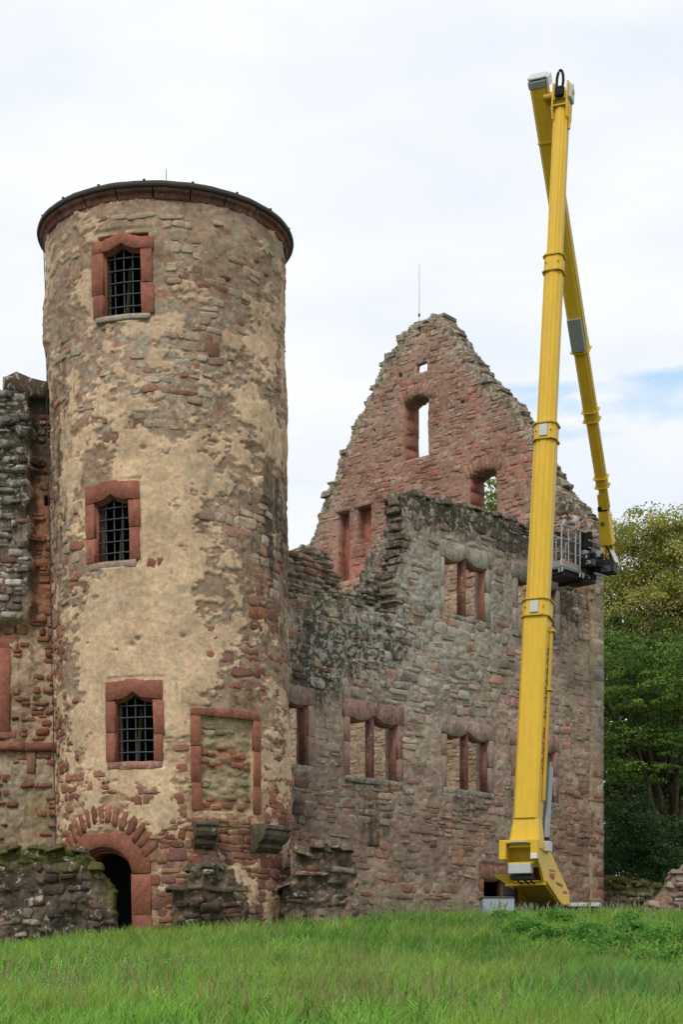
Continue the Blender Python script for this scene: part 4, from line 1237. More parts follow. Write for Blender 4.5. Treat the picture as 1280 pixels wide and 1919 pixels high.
for i, (y0, y1, w_, h_) in enumerate(secs):
    mb = MB(); p0, p1 = lp(y0), lp(y1)
    if i == 0:
        pm = lp(1535)
        mb.prism(octo(.82, h_ * 1.05, .1), p0, pm, AL, BL, sc1=.77)
        mb.prism(octo(w_, h_, .12), pm - dL * .02, p1, AL, BL)
    else:
        mb.prism(octo(w_, h_, .2), p0, p1, AL, BL)
        # raised spine along the face towards us
        mb.prism([(-w_ * .17, 0), (w_ * .17, 0), (w_ * .13, .022), (-w_ * .13, .022)], p0 + BL * h_ * .5, p1 + BL * h_ * .5, AL, BL)
        for s_ in (-1, 1):
            mb.prism([(-.012, -h_ * .32), (.012, -h_ * .32), (.012, h_ * .32), (-.012, h_ * .32)], p0 + AL * s_ * (w_ * .5 + .006), p1 + AL * s_ * (w_ * .5 + .006), AL, BL)
    sec = mb.build('boom_section', M_YEL, lift)
    # collar at the mouth of each section
    if i < 3:
        for dz, t_ in ((-.42, .035), (0, .035)):
            MB().prism(octo(w_ + .13, h_ + .13, .2), p1 + dL * dz, p1 + dL * (dz + t_), AL, BL).build('collar_flange', M_YELD, sec)
        MB().prism(octo(w_ + .05, h_ + .05, .2), p1 - dL * .42, p1, AL, BL).build('collar', M_YEL, sec)
        if i < 2:
            c = p1 - dL * .19 + BL * (h_ / 2 + .045)
            MB().box(c, AL * .11, BL * .018, dL * .15).build('collar_plate', M_LGREY, sec, bevel=.006)
        for s_ in (-.38, .38):
            c = p1 - dL * .2 + BL * (h_ / 2 + .03) + AL * w_ * s_
            MB().tube([c, c + BL * .02], .018, 6).build('bolt', M_DARK, sec)
    if i == 0: bm = sec
# energy chain and pipe along the right side of the base section
q0, q1 = lp(1500), lp(1175)
off = AL * .35 - BL * .12
MB().prism([(-.03, -.05), (.03, -.05), (.03, .05), (-.03, .05)], q0 + off, q1 + off, AL, BL).build('cable_channel', M_YELD, bm)
for yy in (1182, 1292):
    MB().box(lp(yy) + off + AL * .03, AL * .06, BL * .09, dL * .03).build('clamp', M_YELD, bm)
# worn lettering down the right flank: too small to read, only strokes
r = np.random.default_rng(44)
for (ya, yb, M_, nm, sz) in ((1448, 1360, M_SRED, 'red_lettering', .085), (1345, 1210, M_SDK, 'dark_lettering', .06)):
    mb = MB(); yy = ya
    while yy > yb:
        c = lp(yy) + AL * (.31 + .004) - BL * .0
        for q in range(3):
            mb.box(c + BL * r.uniform(-.08, .08) + dL * r.uniform(-.04, .04), AL * .002, BL * (sz if q == 0 else .02), dL * (.014 if q == 0 else sz * .55))
        yy -= 9
    mb.build(nm, M_, bm)
# hydraulic ram beside the base section
ra = at(1022, 1592, 42.3); rb = at(1031, 1432, 42.6)
MB().tube([ra, ra + (rb - ra) * .96], .095, 14).build('hydraulic_cylinder', M_ROD, lift, smooth=False)
MB().tube([ra + (rb - ra) * .9, ra + (rb - ra) * 1.02], .05, 10).build('piston_rod', M_ROD, lift)
MB().box(ra + np.array([-.03, -.1, .06]), Sv * .16, Fv * .16, Zv * .13).build('ram_mount', M_LGREY, lift, bevel=.015)
MB().tube([ra + Zv * .2, ra + Zv * .3], .12, 12).build('ram_gland', M_DARK, lift)

# turret: two cheek plates joined by front and under plates
def tp(f, s_, y):     # f metres forward of the pivot, s_ to the right, at pixel row y seen at 42 m
    z = EYE + (HY - y) / FPX * 42.0
    return np.array([at(983, 1590, 42)[0], 42.0, 0]) + Fv * f + Sv * s_ + Zv * z
tur = None
HWD = .40
cheek = [(-.25, 1577), (.15, 1574), (1.0, 1600), (1.75, 1632), (2.55, 1664), (2.55, 1694), (1.75, 1694), (.30, 1655), (.05, 1632), (-.25, 1612)]
mb = MB()
for s0, s1 in ((-HWD - .03, -HWD + .03), (HWD - .03, HWD + .03)):
    n = len(cheek)
    V_ = [tp(f, s0, y) for f, y in cheek] + [tp(f, s1, y) for f, y in cheek]
    mb.add(V_, [tuple(range(n)), tuple(range(n, 2 * n))[::-1]] + [(i, (i + 1) % n, n + (i + 1) % n, n + i) for i in range(n)])
tur = mb.build('turret', M_YEL, lift, bevel=.01)
def plate(a, b, th, name, mat, w_=HWD - .03, parent=tur):
    (f0, y0), (f1, y1) = a, b
    p0, p1 = tp(f0, 0, y0), tp(f1, 0, y1); d = p1 - p0; d /= np.linalg.norm(d); B = np.cross(d, Sv)
    return MB().prism([(-w_, -th), (w_, -th), (w_, th), (-w_, th)], p0, p1, Sv, B).build(name, mat, parent)
plate((.02, 1588), (.12, 1625), .02, 'front_plate', M_YELD)
plate((.3, 1650), (1.9, 1696), .02, 'under_plate', M_YELD, w_=HWD + .08)
plate((.2, 1576), (2.3, 1655), .02, 'top_plate', M_YEL)
# pale ledge with its underside rim
MB().box(tp(.28, -.05, 1656), Sv * (HWD + .12), Fv * .05, Zv * .035).build('rim', M_YEL, tur, bevel=.01)
# left wing plate of the turret base
V_ = [tp(-.05, -.78, 1637), tp(.05, -.42, 1637), tp(1.4, -.42, 1694), tp(.4, -.42, 1662)]
V_ = V_ + [v + Fv * .04 - Zv * .03 for v in V_]
mk('wing_plate', V_, [(0, 1, 2, 3), (7, 6, 5, 4), (0, 4, 5, 1), (1, 5, 6, 2), (2, 6, 7, 3), (3, 7, 4, 0)], M_YEL, tur)
# bracket head that clasps the boom foot
MB().box(tp(-.3, -.02, 1579), Sv * .46, Fv * .1, Zv * .045).build('bracket_beam', M_YEL, tur, bevel=.012)
MB().box(tp(-.42, -.03, 1579), Sv * .2, Fv * .012, Zv * .02).build('type_plate', M_LGREY, tur)
for s_ in (-.43, .37):
    MB().box(tp(-.32, s_, 1594), Sv * .09, Fv * .1, Zv * .24).build('bracket_cheek', M_YEL, tur, bevel=.012)
    MB().box(tp(-.335, s_, 1607), Sv * .085, Fv * .1, Zv * .07).build('cheek_cap', M_WHITE if s_ > 0 else M_YEL, tur, bevel=.01)
MB().box(tp(-.2, -.02, 1618), Sv * .34, Fv * .03, Zv * .02).build('ledge', M_YEL, tur)
MB().box(tp(-.18, -.04, 1629), Sv * .29, Fv * .12, Zv * .125).build('grey_box', M_LGREY, lift, bevel=.02)
MB().box(tp(-.1, -.02, 1645), Sv * .28, Fv * .1, Zv * .06).build('hose_tray', M_DARK, lift, bevel=.01)
for s_ in (-.18, .0, .15):
    MB().tube([tp(-.1, s_, 1640), tp(-.22, s_ + .03, 1648), tp(.1, s_ + .08, 1656)], .02, 6).build('hose', M_BLACK, lift)
# print on the right cheek
def cheek_print(f, y, w_, h_, M_, nm, skew=0):
    c = tp(f, HWD + .034, y)
    MB().box(c, Fv * w_, Sv * .002, Zv * h_).build(nm, M_, tur)
cheek_print(.95, 1637, .22, .05, M_SRED, 'red_badge'); cheek_print(.92, 1628, .18, .02, M_SDK, 'badge_lettering'); cheek_print(1.0, 1642, .17, .03, M_SRED, 'red_badge')
for i in range(7): cheek_print(1.36 + i * .085, 1650 + i * .6, .03, .035 if i % 2 else .028, M_SDK, 'lettering')
cheek_print(2.15, 1665, .2, .035, M_SRED, 'red_sticker'); cheek_print(2.15, 1671, .18, .018, M_LGREY, 'white_sticker')
for f, y in ((-.1, 1586), (.5, 1596), (1.2, 1628), (2.3, 1680), (1.6, 1684)):
    c = tp(f, HWD + .03, y); MB().tube([c, c + Sv * .02], .03, 8).build('bolt', M_YELD, tur)
# slewing ring, chassis and outrigger boxes
zz = EYE + (HY - 1697) / FPX * 42.6
ctr = tp(1.6, 0, 1697); ctr[2] = 0
MB().tube([ctr + Zv * (zz - .1), ctr + Zv * (zz + .03)], .62, 24).build('slewing_ring', M_DARK, lift)
gz = float(ground_h(5, 43)) + EYE
MB().box(ctr + Zv * (gz + .28) + Fv * .6, Sv * .55, Fv * 2.3, Zv * .2).build('chassis', M_DARK, lift, bevel=.03)
MB().box(at(931, 1701, 42.2), np.array([.39, 0, 0]), np.array([0, .55, 0]), Zv * .24).build('outrigger_box', M_PLATE, lift, bevel=.02)
MB().box(at(931, 1688, 42.2) + np.array([0, 0, .05]), np.array([.41, 0, 0]), np.array([0, .57, 0]), Zv * .012).build('outrigger_lid', M_DARK, lift)
MB().box(at(1092, 1697, 43.6), np.array([.40, 0, 0]), np.array([0, .5, 0]), Zv * .05).build('deck_plate', M_LGREY, lift, bevel=.01)
MB().box(at(1092, 1706, 43.6), np.array([.34, 0, 0]), np.array([0, .45, 0]), Zv * .08).build('deck_frame', M_DARK, lift)
MB().box(at(980, 1700, 42.4), np.array([.35, 0, 0]), np.array([0, .3, 0]), Zv * .1).build('front_beam', M_DARK, lift)
for x, Y in ((905, 42.1), (958, 42.1), (1062, 43.8), (1122, 43.8)):
    p = at(x, 1700, Y); g = float(ground_h(p[0], Y)) + EYE
    MB().tube([p, (p[0], p[1], g + .06)], .05, 8).build('jack_leg', M_LGREY, lift)
    MB().tube([(p[0], p[1], g + .02), (p[0], p[1], g + .1)], .17, 12).build('jack_pad', M_DARK, lift)
# grey control cabinet door seen beside the basement window
MB().box(at(957, 1665, 42.8), Sv * .16, Fv * .12, Zv * .2).build('tool_box', M_DARK, lift, bevel=.02)

# knuckle at the top
KH = .2
ktop = lp(205)
for s_ in (-1, 1):
    prof = [(-.20, -.30), (.18, -.34), (.26, .0), (.24, .62), (-.12, .72), (-.22, .35)]
    c = ktop + AL * s_ * .19
    MB().prism(prof, c - AL * .02, c + AL * .02, BL, dL).build('knuckle_plate', M_YEL, lift, bevel=.008)
MB().prism(octo(.40, .06, .2), ktop - dL * .02 + BL * .2, ktop + dL * .02 + BL * .2, AL, BL).build('knuckle_rim', M_YELD, lift)
MB().tube([ktop + dL * .42 - AL * .5, ktop + dL * .42 + AL * .3], .075, 12).build('knuckle_pin', M_YELD, lift)
MB().box(ktop + dL * .22, AL * .18, BL * .13, dL * .20).build('knuckle_block', M_YELD, lift, bevel=.02)
MB().prism(octo(.16, .42, .3), ktop + dL * .40 + AL * .2, ktop + dL * .44 + AL * .28, BL, dL).build('pin_cap', M_WHITE, lift)
MB().box(ktop + dL * .38 + AL * .235, AL * .035, BL * .2, dL * .2).build('white_end_cap', M_LGREY, lift, bevel=.03)
MB().box(ktop - dL * .28 + AL * .22, AL * .025, BL * .03, dL * .3).build('strut', M_YELD, lift)
c = ktop + dL * .42 + BL * .27
loop = [c + AL * (.0 + .085 * math.cos(t)) + dL * (.18 + .30 * math.sin(t)) for t in np.linspace(-.9, math.pi + .7, 18)]
MB().tube(loop, .036, 8).build('hose_loop', M_BLACK, lift)
MB().box(c - dL * .1, AL * .12, BL * .06, dL * .14).build('hose_clamp', M_BLACK, lift, bevel=.03)
for s_ in (-.13, .14):
    MB().tube([c + AL * s_ - dL * .02, c + AL * s_ * 1.1 - dL * .2, c + AL * s_ - dL * .3], .02, 6).build('hose', M_YELD, lift)

# upper boom
UB0 = at(1008, 140, 44.15); UB1 = at(1147, 1020, 52.0)
dU, AU, BU = axes(UB0, UB1)
def up_(y):
    lo, hi = 0.0, 1.0
    for _ in range(40):
        m_ = (lo + hi) / 2; P = UB0 + (UB1 - UB0) * m_
        if HY - FPX * (P[2] - EYE) / P[1] < y: lo = m_
        else: hi = m_
    return UB0 + (UB1 - UB0) * lo
us_secs = [(150, 655, .40, .46), (620, 786, .34, .36), (750, 910, .28, .3), (880, 952, .2, .24)]
for i, (y0, y1, w_, h_) in enumerate(us_secs):
    p0, p1 = up_(y0), up_(y1)
    mb = MB().prism(octo(w_, h_, .12), p0, p1, AU, BU)
    sec = mb.build('upper_boom_section', M_YEL, lift)
    mb = MB()
    for s_ in (-1, 1):
        mb.prism([(-.015, -h_ * .3), (.015, -h_ * .3), (.015, h_ * .3), (-.015, h_ * .3)], p0 + AU * s_ * (w_ * .5 + .008), p1 + AU * s_ * (w_ * .5 + .008), AU, BU)
    mb.build('side_rail', M_YELD, sec)
    if i < 3:
        for dz in ((0,) if i == 0 else (-.28, 0)):
            MB().prism(octo(w_ + .17, h_ + .12, .2), p1 + dU * dz, p1 + dU * (dz + .03), AU, BU).build('collar_flange', M_YEL, sec)
        MB().prism(octo(w_ + .05, h_ + .05, .2), p1 - dU * .28, p1, AU, BU).build('collar', M_YELD, sec)
p0, p1 = up_(262), up_(262) + dU * .04
MB().prism(octo(.46, .52, .12), p0, p1, AU, BU).build('boom_band', M_YELD, lift)
p0, p1 = up_(592), up_(652)
MB().prism(octo(.40, .30, .08), p0 + BU * .16, p1 + BU * .16, AU, BU).build('grey_cover', M_GREY, lift)
p0 = up_(150)
MB().prism(octo(.50, .52, .12), p0 - dU * .04, p0 + dU * .16, AU, BU).build('end_cover', M_GREY, lift, bevel=.03)
MB().prism(octo(.50, .50, .15), p0 - dU * .12, p0 - dU * .06, AU, BU).build('end_cap', M_LGREY, lift, bevel=.02)
MB().box(p0 + dU * .03 + AU * .28, AU * .025, BU * .22, dU * .13).build('end_side_plate', M_WHITE, lift, bevel=.01)
MB().box(p0 + dU * .5 + AU * .32, AU * .14, BU * .12, dU * .14).build('hinge_block', M_YELD, lift, bevel=.02)
# jib head below the upper boom
j0 = at(1129, 925, 51.2); j1 = at(1140, 1018, 51.9)
dj, AJ, BJ = axes(j0, j1)
MB().prism(octo(.27, .3, .15), j0, j0 + dj * .42, AJ, BJ).build('jib_neck', M_YEL, lift)
MB().box(j0 + dj * .42 + BJ * .02, AJ * .15, BJ * .16, dj * .07).build('jib_joint', M_DARK, lift, bevel=.01)
MB().prism(octo(.30, .34, .1), j0 + dj * .5, j1, AJ, BJ, sc1=1.25).build('jib_head', M_YEL, lift)
MB().prism(octo(.42, .42, .1), j1 - dj * .03, j1 + dj * .01, AJ, BJ).build('jib_flange', M_YELD, lift)
cc_ = at(1130, 982, 51.35)
M_BADGE = paint_mat('green_badge', (.05, .16, .05), .5)
MB().tube([cc_ + BJ * .02, cc_ + BJ * .035], [.075, .075], 14).build('round_badge', M_BADGE, lift)
r = np.random.default_rng(9)
for i in range(7):
    a = at(r.uniform(1130, 1150), 1022, 51.9); b = at(r.uniform(1126, 1152), 1050, 51.9) + np.array([0, r.uniform(-.2, .1), 0])
    MB().tube([a, (a + b) / 2 + np.array([r.uniform(-.08, .08), -.05, 0]), b], .025, 6).build('hose', M_YELD if i % 3 == 0 else M_BLACK, lift)
MB().box(at(1131, 1040, 51.9), Sv * .07, Fv * .1, Zv * .22).build('yoke_arm', M_YELD, lift, bevel=.02)
MB().box(at(1148, 1038, 52.1), Sv * .06, Fv * .1, Zv * .25).build('yoke_arm', M_YELD, lift, bevel=.02)
MB().prism([(-.05, 0), (.05, 0), (.09, .08), (-.02, .09)], at(1146, 1030, 51.8), at(1157, 1054, 51.8), (1, 0, 0), (0, 1, 0)).build('white_flap', M_WHITE, lift)
MB().box(at(1136, 1064, 52.0), Sv * .30, Fv * .28, Zv * .19).build('rotator_housing', M_DARK, lift, bevel=.03)
MB().box(at(1136, 1066, 51.7), Sv * .16, Fv * .02, Zv * .09).build('rotator_plate', M_IRON, lift, bevel=.01)
MB().tube([at(1113, 1066, 52.0), at(1113, 1085, 52.0)], .1, 10).build('slew_motor', M_DARK, lift)
MB().box(at(1112, 1053, 51.9), PB.D[0] * np.array([1, 0, 0]) * .34 + np.array([0, PB.D[1] * .34, 0]), np.array([-.734, .679, 0]) * .3, Zv * .2).build('control_box', M_DARK, lift, bevel=.03)

# work basket, lined up with the wall
Bx = np.array([.679, .734, 0]); By = np.array([-.734, .679, 0])
BC = at(1053, 1062, 50.9)               # near corner of the floor
BL_, BW_ = 1.55, .95
def bk_(a, b, z): return BC + Bx * a + By * b + Zv * z
mb = MB().box(bk_(BL_ / 2, BW_ / 2, .0), Bx * BL_ / 2, By * BW_ / 2, Zv * .03)
basket = mb.build('basket', M_ALU, lift, bevel=.01)
MB().box(bk_(BL_ / 2 + .22, BW_ / 2, -.11), Bx * (BL_ / 2 + .15), By * BW_ * .40, Zv * .06).build('floor_frame', M_DARK, basket)
for a in (.15, 1.2):
    MB().box(bk_(a, BW_ / 2, -.2), Bx * .05, By * BW_ * .5, Zv * .05).build('cross_beam', M_DARK, basket)
def rail(p, q, rr=.021, nm='rail'): return MB().tube([p, q], rr, 8).build(nm, M_ALU, basket)
HT = 1.26
for z in (HT, .86, .48):
    rr = .03 if z == HT else .018
    rail(bk_(0, 0, z), bk_(BL_ * .62, 0, z), rr); rail(bk_(0, 0, z), bk_(0, BW_, z), rr)
    rail(bk_(0, BW_, z), bk_(BL_, BW_, z), rr); rail(bk_(BL_, BW_, z), bk_(BL_, 0, z), rr)
    if z != .86: rail(bk_(BL_ * .62, 0, z), bk_(BL_, 0, z), rr)
for a, b in ((0, 0), (.36, 0), (.72, 0), (.96, 0), (BL_, 0), (0, .32), (0, .64), (0, BW_), (.5, BW_), (1.05, BW_), (BL_, BW_)):
    MB().tube([bk_(a, b, 0), bk_(a, b, HT)], .027 if (a, b) in ((0, 0), (0, BW_), (BL_, 0), (.72, 0), (.96, 0)) else .021, 8).build('post', M_ALU, basket)
for z0, z1, M_ in ((.02, .2, M_LGREY),):
    MB().box(bk_(.48, -.012, .11), Bx * .47, By * .008, Zv * .09).build('toe_board', M_GREY, basket)
    MB().box(bk_(-.012, BW_ / 2, .11), Bx * .008, By * BW_ * .48, Zv * .09).build('toe_board', M_GREY, basket)
MB().box(bk_(.03, -.027, .13), Bx * .11, By * .004, Zv * .095).build('warning_plate', M_WHITE, basket)
for q in (-.07, .0, .07):
    MB().prism([(-.018, -.085), (.018, -.085), (.055, .085), (.02, .085)], bk_(.03 + q, -.035, .13), bk_(.03 + q, -.0375, .13), Bx, Zv).build('warning_stripe', M_SRED, basket)
for a, b in ((0, -.02), (.02, .1), (.95, 0), (1.12, 0)):
    MB().tube([bk_(a, b, -.14), bk_(a, b, -.02)], .035, 8).build('rubber_foot', M_ALU, basket)
# clutter of the slewing gear between basket and boom
r = np.random.default_rng(70)
for i in range(9):
    c = at(r.uniform(1100, 1128), r.uniform(1034, 1062), 51.3)
    MB().box(c, Bx * r.uniform(.03, .1), By * r.uniform(.03, .1), Zv * r.uniform(.03, .12)).build('valve_block', (M_IRON, M_DARK, M_GREY)[i % 3], basket, bevel=.01)
for i in range(5):
    a = at(r.uniform(1098, 1112), r.uniform(1020, 1060), 51.2); b = at(r.uniform(1120, 1140), r.uniform(1040, 1075), 51.6)
    MB().tube([a, (a + b) / 2 - Zv * .12, b], .018, 6).build('hose', M_BLACK, basket)
MB().tube([at(1104, 1012, 51.3), at(1128, 1022, 51.6), at(1127, 1046, 51.6)], .02, 6).build('guard_rail', M_ALU, basket)
MB().tube([at(1104, 1026, 51.3), at(1128, 1034, 51.6)], .016, 6).build('guard_rail', M_ALU, basket)
MB().box(at(1128, 1078, 51.8), Bx * .35, By * .03, Zv * .02).build('step_plate', M_ALU, basket)
# dark padded hood over the controls
mb = MB().prism(octo(.42, .5, .45), bk_(1.40, .1, .78), bk_(1.40, .1, 1.3), Bx, By, sc1=.9)
mb.build('control_hood', M_BLACK, basket, bevel=.05)
MB().box(bk_(1.38, .12, .62), Bx * .22, By * .18, Zv * .1).build('control_panel', M_GREY, basket, bevel=.02)
MB().box(bk_(1.38, .12, .25), Bx * .2, By * .16, Zv * .25).build('control_cabinet', M_DARK, basket, bevel=.02)

MB().box(bk_(.85, .4, .065), Bx * .5, By * .33, Zv * .035).build('foot_board', M_GREY, basket)
# red bucket standing in the basket
bp_ = bk_(1.12, .4, .10)
bk = thing('bucket', 'faded red bucket standing on the basket floor behind the worker\'s feet', 'bucket', bp_)
m_bucket = paint_mat('red_plastic', (.45, .10, .08), .55)
MB().tube([bp_, bp_ + Zv * .02, bp_ + Zv * .36], [.12, .13, .17], 18).build('pail', m_bucket, bk)
MB().tube([bp_ + Zv * .34, bp_ + Zv * .37], .18, 18).build('rim', m_bucket, bk)
hp = [bp_ + np.array([.17 * math.cos(t), 0, .36 - .12 * abs(math.sin(t)) * -1]) for t in np.linspace(0, math.pi, 9)]
MB().tube(hp, .008, 5).build('handle', M_IRON, bk)

# ------------------------------------------------------------------ the worker bending over the rail
def skin(name, pts, edges, radii, mat, parent, root=0, sub=2):
    o0 = ORIG[parent.name] if parent else np.zeros(3)
    me = bpy.data.meshes.new(name)
    me.from_pydata([tuple(np.array(p) - o0) for p in pts], edges, []); me.update()
    o = bpy.data.objects.new(name, me); COL.objects.link(o)
    if parent: o.parent = parent
    m = o.modifiers.new('skin', 'SKIN'); m.use_smooth_shade = True
    sv = me.skin_vertices[0].data
    for i, rr in enumerate(radii):
        sv[i].radius = (rr, rr) if isinstance(rr, float) else rr
        sv[i].use_root = (i == root)
    s = o.modifiers.new('subsurf', 'SUBSURF'); s.levels = sub; s.render_levels = sub
    me.materials.append(mat); ORIG[o.name] = o0
    return o
m_skin = paint_mat('skin', (.42, .22, .15), .6, dirt=.05)
m_shirt = paint_mat('grey_shirt', (.50, .52, .60), .9, dirt=.15)
m_trou = paint_mat('dark_trousers', (.075, .055, .06), .9, dirt=.2)
m_hair = paint_mat('dark_hair', (.04, .025, .02), .8)
PO = bk_(1.0, .2, .10)
U_ = -Bx * .96 - By * .05; U_ /= np.linalg.norm(U_)     # the way he leans: left along the wall
W_ = np.cross(Zv, U_)
def hp_(f, s_, z): return PO + U_ * f + W_ * s_ + Zv * z
person = thing('person', 'worker in a grey t-shirt and dark trousers bending forward over the basket rail', 'person', PO)
jt = [hp_(-.02, 0, .98), hp_(.05, 0, 1.18), hp_(.20, 0, 1.42), hp_(.30, 0, 1.52),            # pelvis, waist, chest, upper chest
      hp_(.41, 0, 1.57), hp_(.49, 0, 1.57), hp_(.56, 0, 1.55), hp_(.63, 0, 1.49),             # neck, skull base, head, brow
      hp_(-.02, .10, .90), hp_(.04, .11, .50), hp_(-.02, .12, .08), hp_(.14, .13, .04),       # right leg
      hp_(-.02, -.10, .90), hp_(-.04, -.11, .50), hp_(-.10, -.12, .08), hp_(.06, -.13, .04),  # left leg
      hp_(.29, .19, 1.48), hp_(.30, .23, 1.20), hp_(.50, .18, 1.08), hp_(.57, .16, 1.06),     # arm
      hp_(.29, -.19, 1.48), hp_(.34, -.24, 1.19), hp_(.55, -.17, 1.11), hp_(.62, -.15, 1.09)] # arm
ed = [(0, 1), (1, 2), (2, 3), (3, 4), (4, 5), (5, 6), (6, 7), (0, 8), (8, 9), (9, 10), (10, 11), (0, 12), (12, 13), (13, 14), (14, 15), (3, 16), (16, 17), (17, 18), (18, 19), (3, 20), (20, 21), (21, 22), (22, 23)]
ra_ = [.13, .125, .15, .14, .055, .07, .105, .085, .085, .058, .042, .035, .085, .058, .042, .035, .058, .044, .03, .036, .058, .044, .03, .036]
# face: nose and chin are small bumps of the same body; five fingers and the thumb on each hand
k0 = len(jt)
jt += [hp_(.655, 0, 1.425), hp_(.68, 0, 1.45)]; ed += [(7, k0), (7, k0 + 1)]; ra_ += [.04, .018]
for hi, sg in ((19, 1), (23, -1)):
    hx = jt[hi] - PO
    for q in range(4):
        a = len(jt); o_ = (q - 1.5) * .019; ln = (.062, .072, .068, .052)[q]
        jt += [jt[hi] + U_ * .045 + W_ * o_ * 1.0, jt[hi] + U_ * (.045 + ln * .6) + W_ * o_ * 1.15 - Zv * .012, jt[hi] + U_ * (.045 + ln * .8) + W_ * o_ * 1.1 - Zv * .042]
        ed += [(hi, a), (a, a + 1), (a + 1, a + 2)]; ra_ += [.010, .0095, .008]
    a = len(jt)
    jt += [jt[hi] + W_ * sg * -.035 + U_ * .01, jt[hi] + W_ * sg * -.045 + U_ * .045 - Zv * .02]
    ed += [(hi, a), (a, a + 1)]; ra_ += [.012, .0095]
skin('body', jt, ed, ra_, m_skin, person)
g = lambda *ii: [jt[i] for i in ii]
skin('t_shirt', [jt[0] + Zv * .08, jt[1], jt[2] + Zv * .01, jt[3], jt[3] + U_ * .05, jt[16], jt[16] * .45 + jt[17] * .55, jt[20], jt[20] * .45 + jt[21] * .55],
     [(0, 1), (1, 2), (2, 3), (3, 4), (3, 5), (5, 6), (3, 7), (7, 8)], [.155, .152, .178, .16, .09, .085, .075, .085, .075], m_shirt, person)
skin('trousers', [jt[0] + Zv * .03, jt[0] - Zv * .04, jt[8], jt[9], jt[10] + Zv * .05, jt[12], jt[13], jt[14] + Zv * .05],
     [(0, 1), (1, 2), (2, 3), (3, 4), (1, 5), (5, 6), (6, 7)], [.145, .15, .115, .085, .075, .115, .085, .075], m_trou, person)
skin('shoe', [jt[10] - Zv * .02, jt[11], jt[11] + U_ * .07], [(0, 1), (1, 2)], [.055, .05, .04], M_BLACK, person)
skin('shoe', [jt[14] - Zv * .02, jt[15], jt[15] + U_ * .07], [(0, 1), (1, 2)], [.055, .05, .04], M_BLACK, person)
skin('hair', [jt[5] + Zv * .03, jt[6] + Zv * .035, jt[6] + U_ * .06 + Zv * .015, jt[7] + Zv * .05], [(0, 1), (1, 2), (2, 3)], [.085, .115, .105, .07], m_hair, person)

# ================================================================== TREES
def leaves(name, blobs, n, size, cols, parent, seed=0, mat=M_LEAF, shell=.55, droop=0.0, flat=1.0, per=26, cs=3.2):
    """leaf clumps: many leaf-sized faces gathered round twigs inside uneven lobes"""
    r = np.random.default_rng(seed)
    B = np.array([b[:6] for b in blobs], float)
    wgt = (B[:, 3] * B[:, 4] * B[:, 5]) ** .75; wgt /= wgt.sum()
    ncl = max(6, n // per)
    bi = r.choice(len(B), ncl, p=wgt)
    d = r.normal(size=(ncl, 3)); d /= np.linalg.norm(d, axis=1)[:, None]
    rad = shell + (1 - shell) * r.random(ncl) ** .6
    rad *= 1 + .25 * (vnoise(d[:, 0] * 3 + bi * 7, d[:, 2] * 3 + d[:, 1] * 2, seed) - .5) * 2
    cc_ = B[bi, :3] + d * rad[:, None] * B[bi, 3:6]
    csz = r.uniform(.5, 1.3, ncl) * size * cs
    tone = r.integers(0, len(cols), ncl); br = r.uniform(.72, 1.25, ncl)
    ci = r.integers(0, ncl, n)
    off = r.normal(size=(n, 3)); off /= np.linalg.norm(off, axis=1)[:, None]; off *= (r.random((n, 1)) ** .5)
    off[:, 2] *= .55 * flat
    P = cc_[ci] + off * csz[ci][:, None]
    P[:, 2] -= droop * (off[:, 0] ** 2 + off[:, 1] ** 2) * csz[ci]
    nn = r.normal(size=(n, 3)) * .75 + d[ci] * .5 + np.array([0, 0, .7]); nn /= np.linalg.norm(nn, axis=1)[:, None]
    t = np.cross(nn, r.normal(size=(n, 3))); t /= np.linalg.norm(t, axis=1)[:, None]
    b = np.cross(nn, t)
    s = (size * r.uniform(.6, 1.25, n))[:, None]
    V = np.stack([P - t * s * .5, P + b * s * .32 + nn * s * .06, P + t * s * .5, P - b * s * .32 + nn * s * .06], 1).reshape(-1, 3)
    F = np.arange(4 * n).reshape(n, 4)
    C = np.array(cols)[tone[ci]] * (br[ci] * r.uniform(.8, 1.2, n))[:, None]
    return mk(name, V, F, mat, parent, np.repeat(C, 4, 0))
def tree(name, label, x, Y, ztop_px, lobes, n, size, cols, seed, group=None, limbs=7, shell=.5, **kw):
    """lobes given as (pixel x, pixel y, depth offset, rx, ry, rz metres)"""
    g = at(x, 1700, Y); gz = float(ground_h(g[0], Y)) + EYE - .2
    o = thing(name, label, 'tree', (g[0], Y, gz), group)
    B = []
    for (lx, ly, dy, rx, ry, rz) in lobes:
        c = at(lx, ly, Y + dy); B.append((c[0], c[1], c[2], rx, ry, rz))
    rr = np.random.default_rng(seed)
    topz = max(b[2] for b in B)
    pts = [np.array([g[0], Y, gz])]
    for i in range(1, 6):
        f = i / 5; pts.append(np.array([g[0] + .3 * math.sin(i * 1.3 + seed), Y + .2 * math.cos(i + seed), gz + f * (topz - gz) * .9]))
    rad = [.42, .36, .3, .24, .15, .05]
    tr = MB().tube(pts, rad, 9).build('trunk', M_BARK, o)
    for b in B:
        for q in range(2):
            st = pts[rr.integers(1, 4)]; e = np.array(b[:3]) + rr.normal(size=3) * np.array(b[3:6]) * .35
            m_ = (st + e) / 2 + np.array([0, 0, -.3])
            MB().tube([st, m_, e], [.13, .08, .02], 6).build('limb', M_BARK, tr)
    leaves('crown', B, n, size, cols, o, seed, shell=shell, **kw)
    return o
OLV = [(.36, .37, .09), (.44, .42, .12), (.28, .33, .07), (.22, .27, .05), (.50, .45, .16)]
GRN = [(.15, .26, .045), (.22, .34, .06), (.11, .20, .035), (.08, .15, .028)]
DKG = [(.045, .075, .018), (.065, .105, .024), (.03, .055, .014), (.08, .125, .026)]
BSH = [(.04, .095, .028), (.055, .12, .035), (.035, .07, .022)]
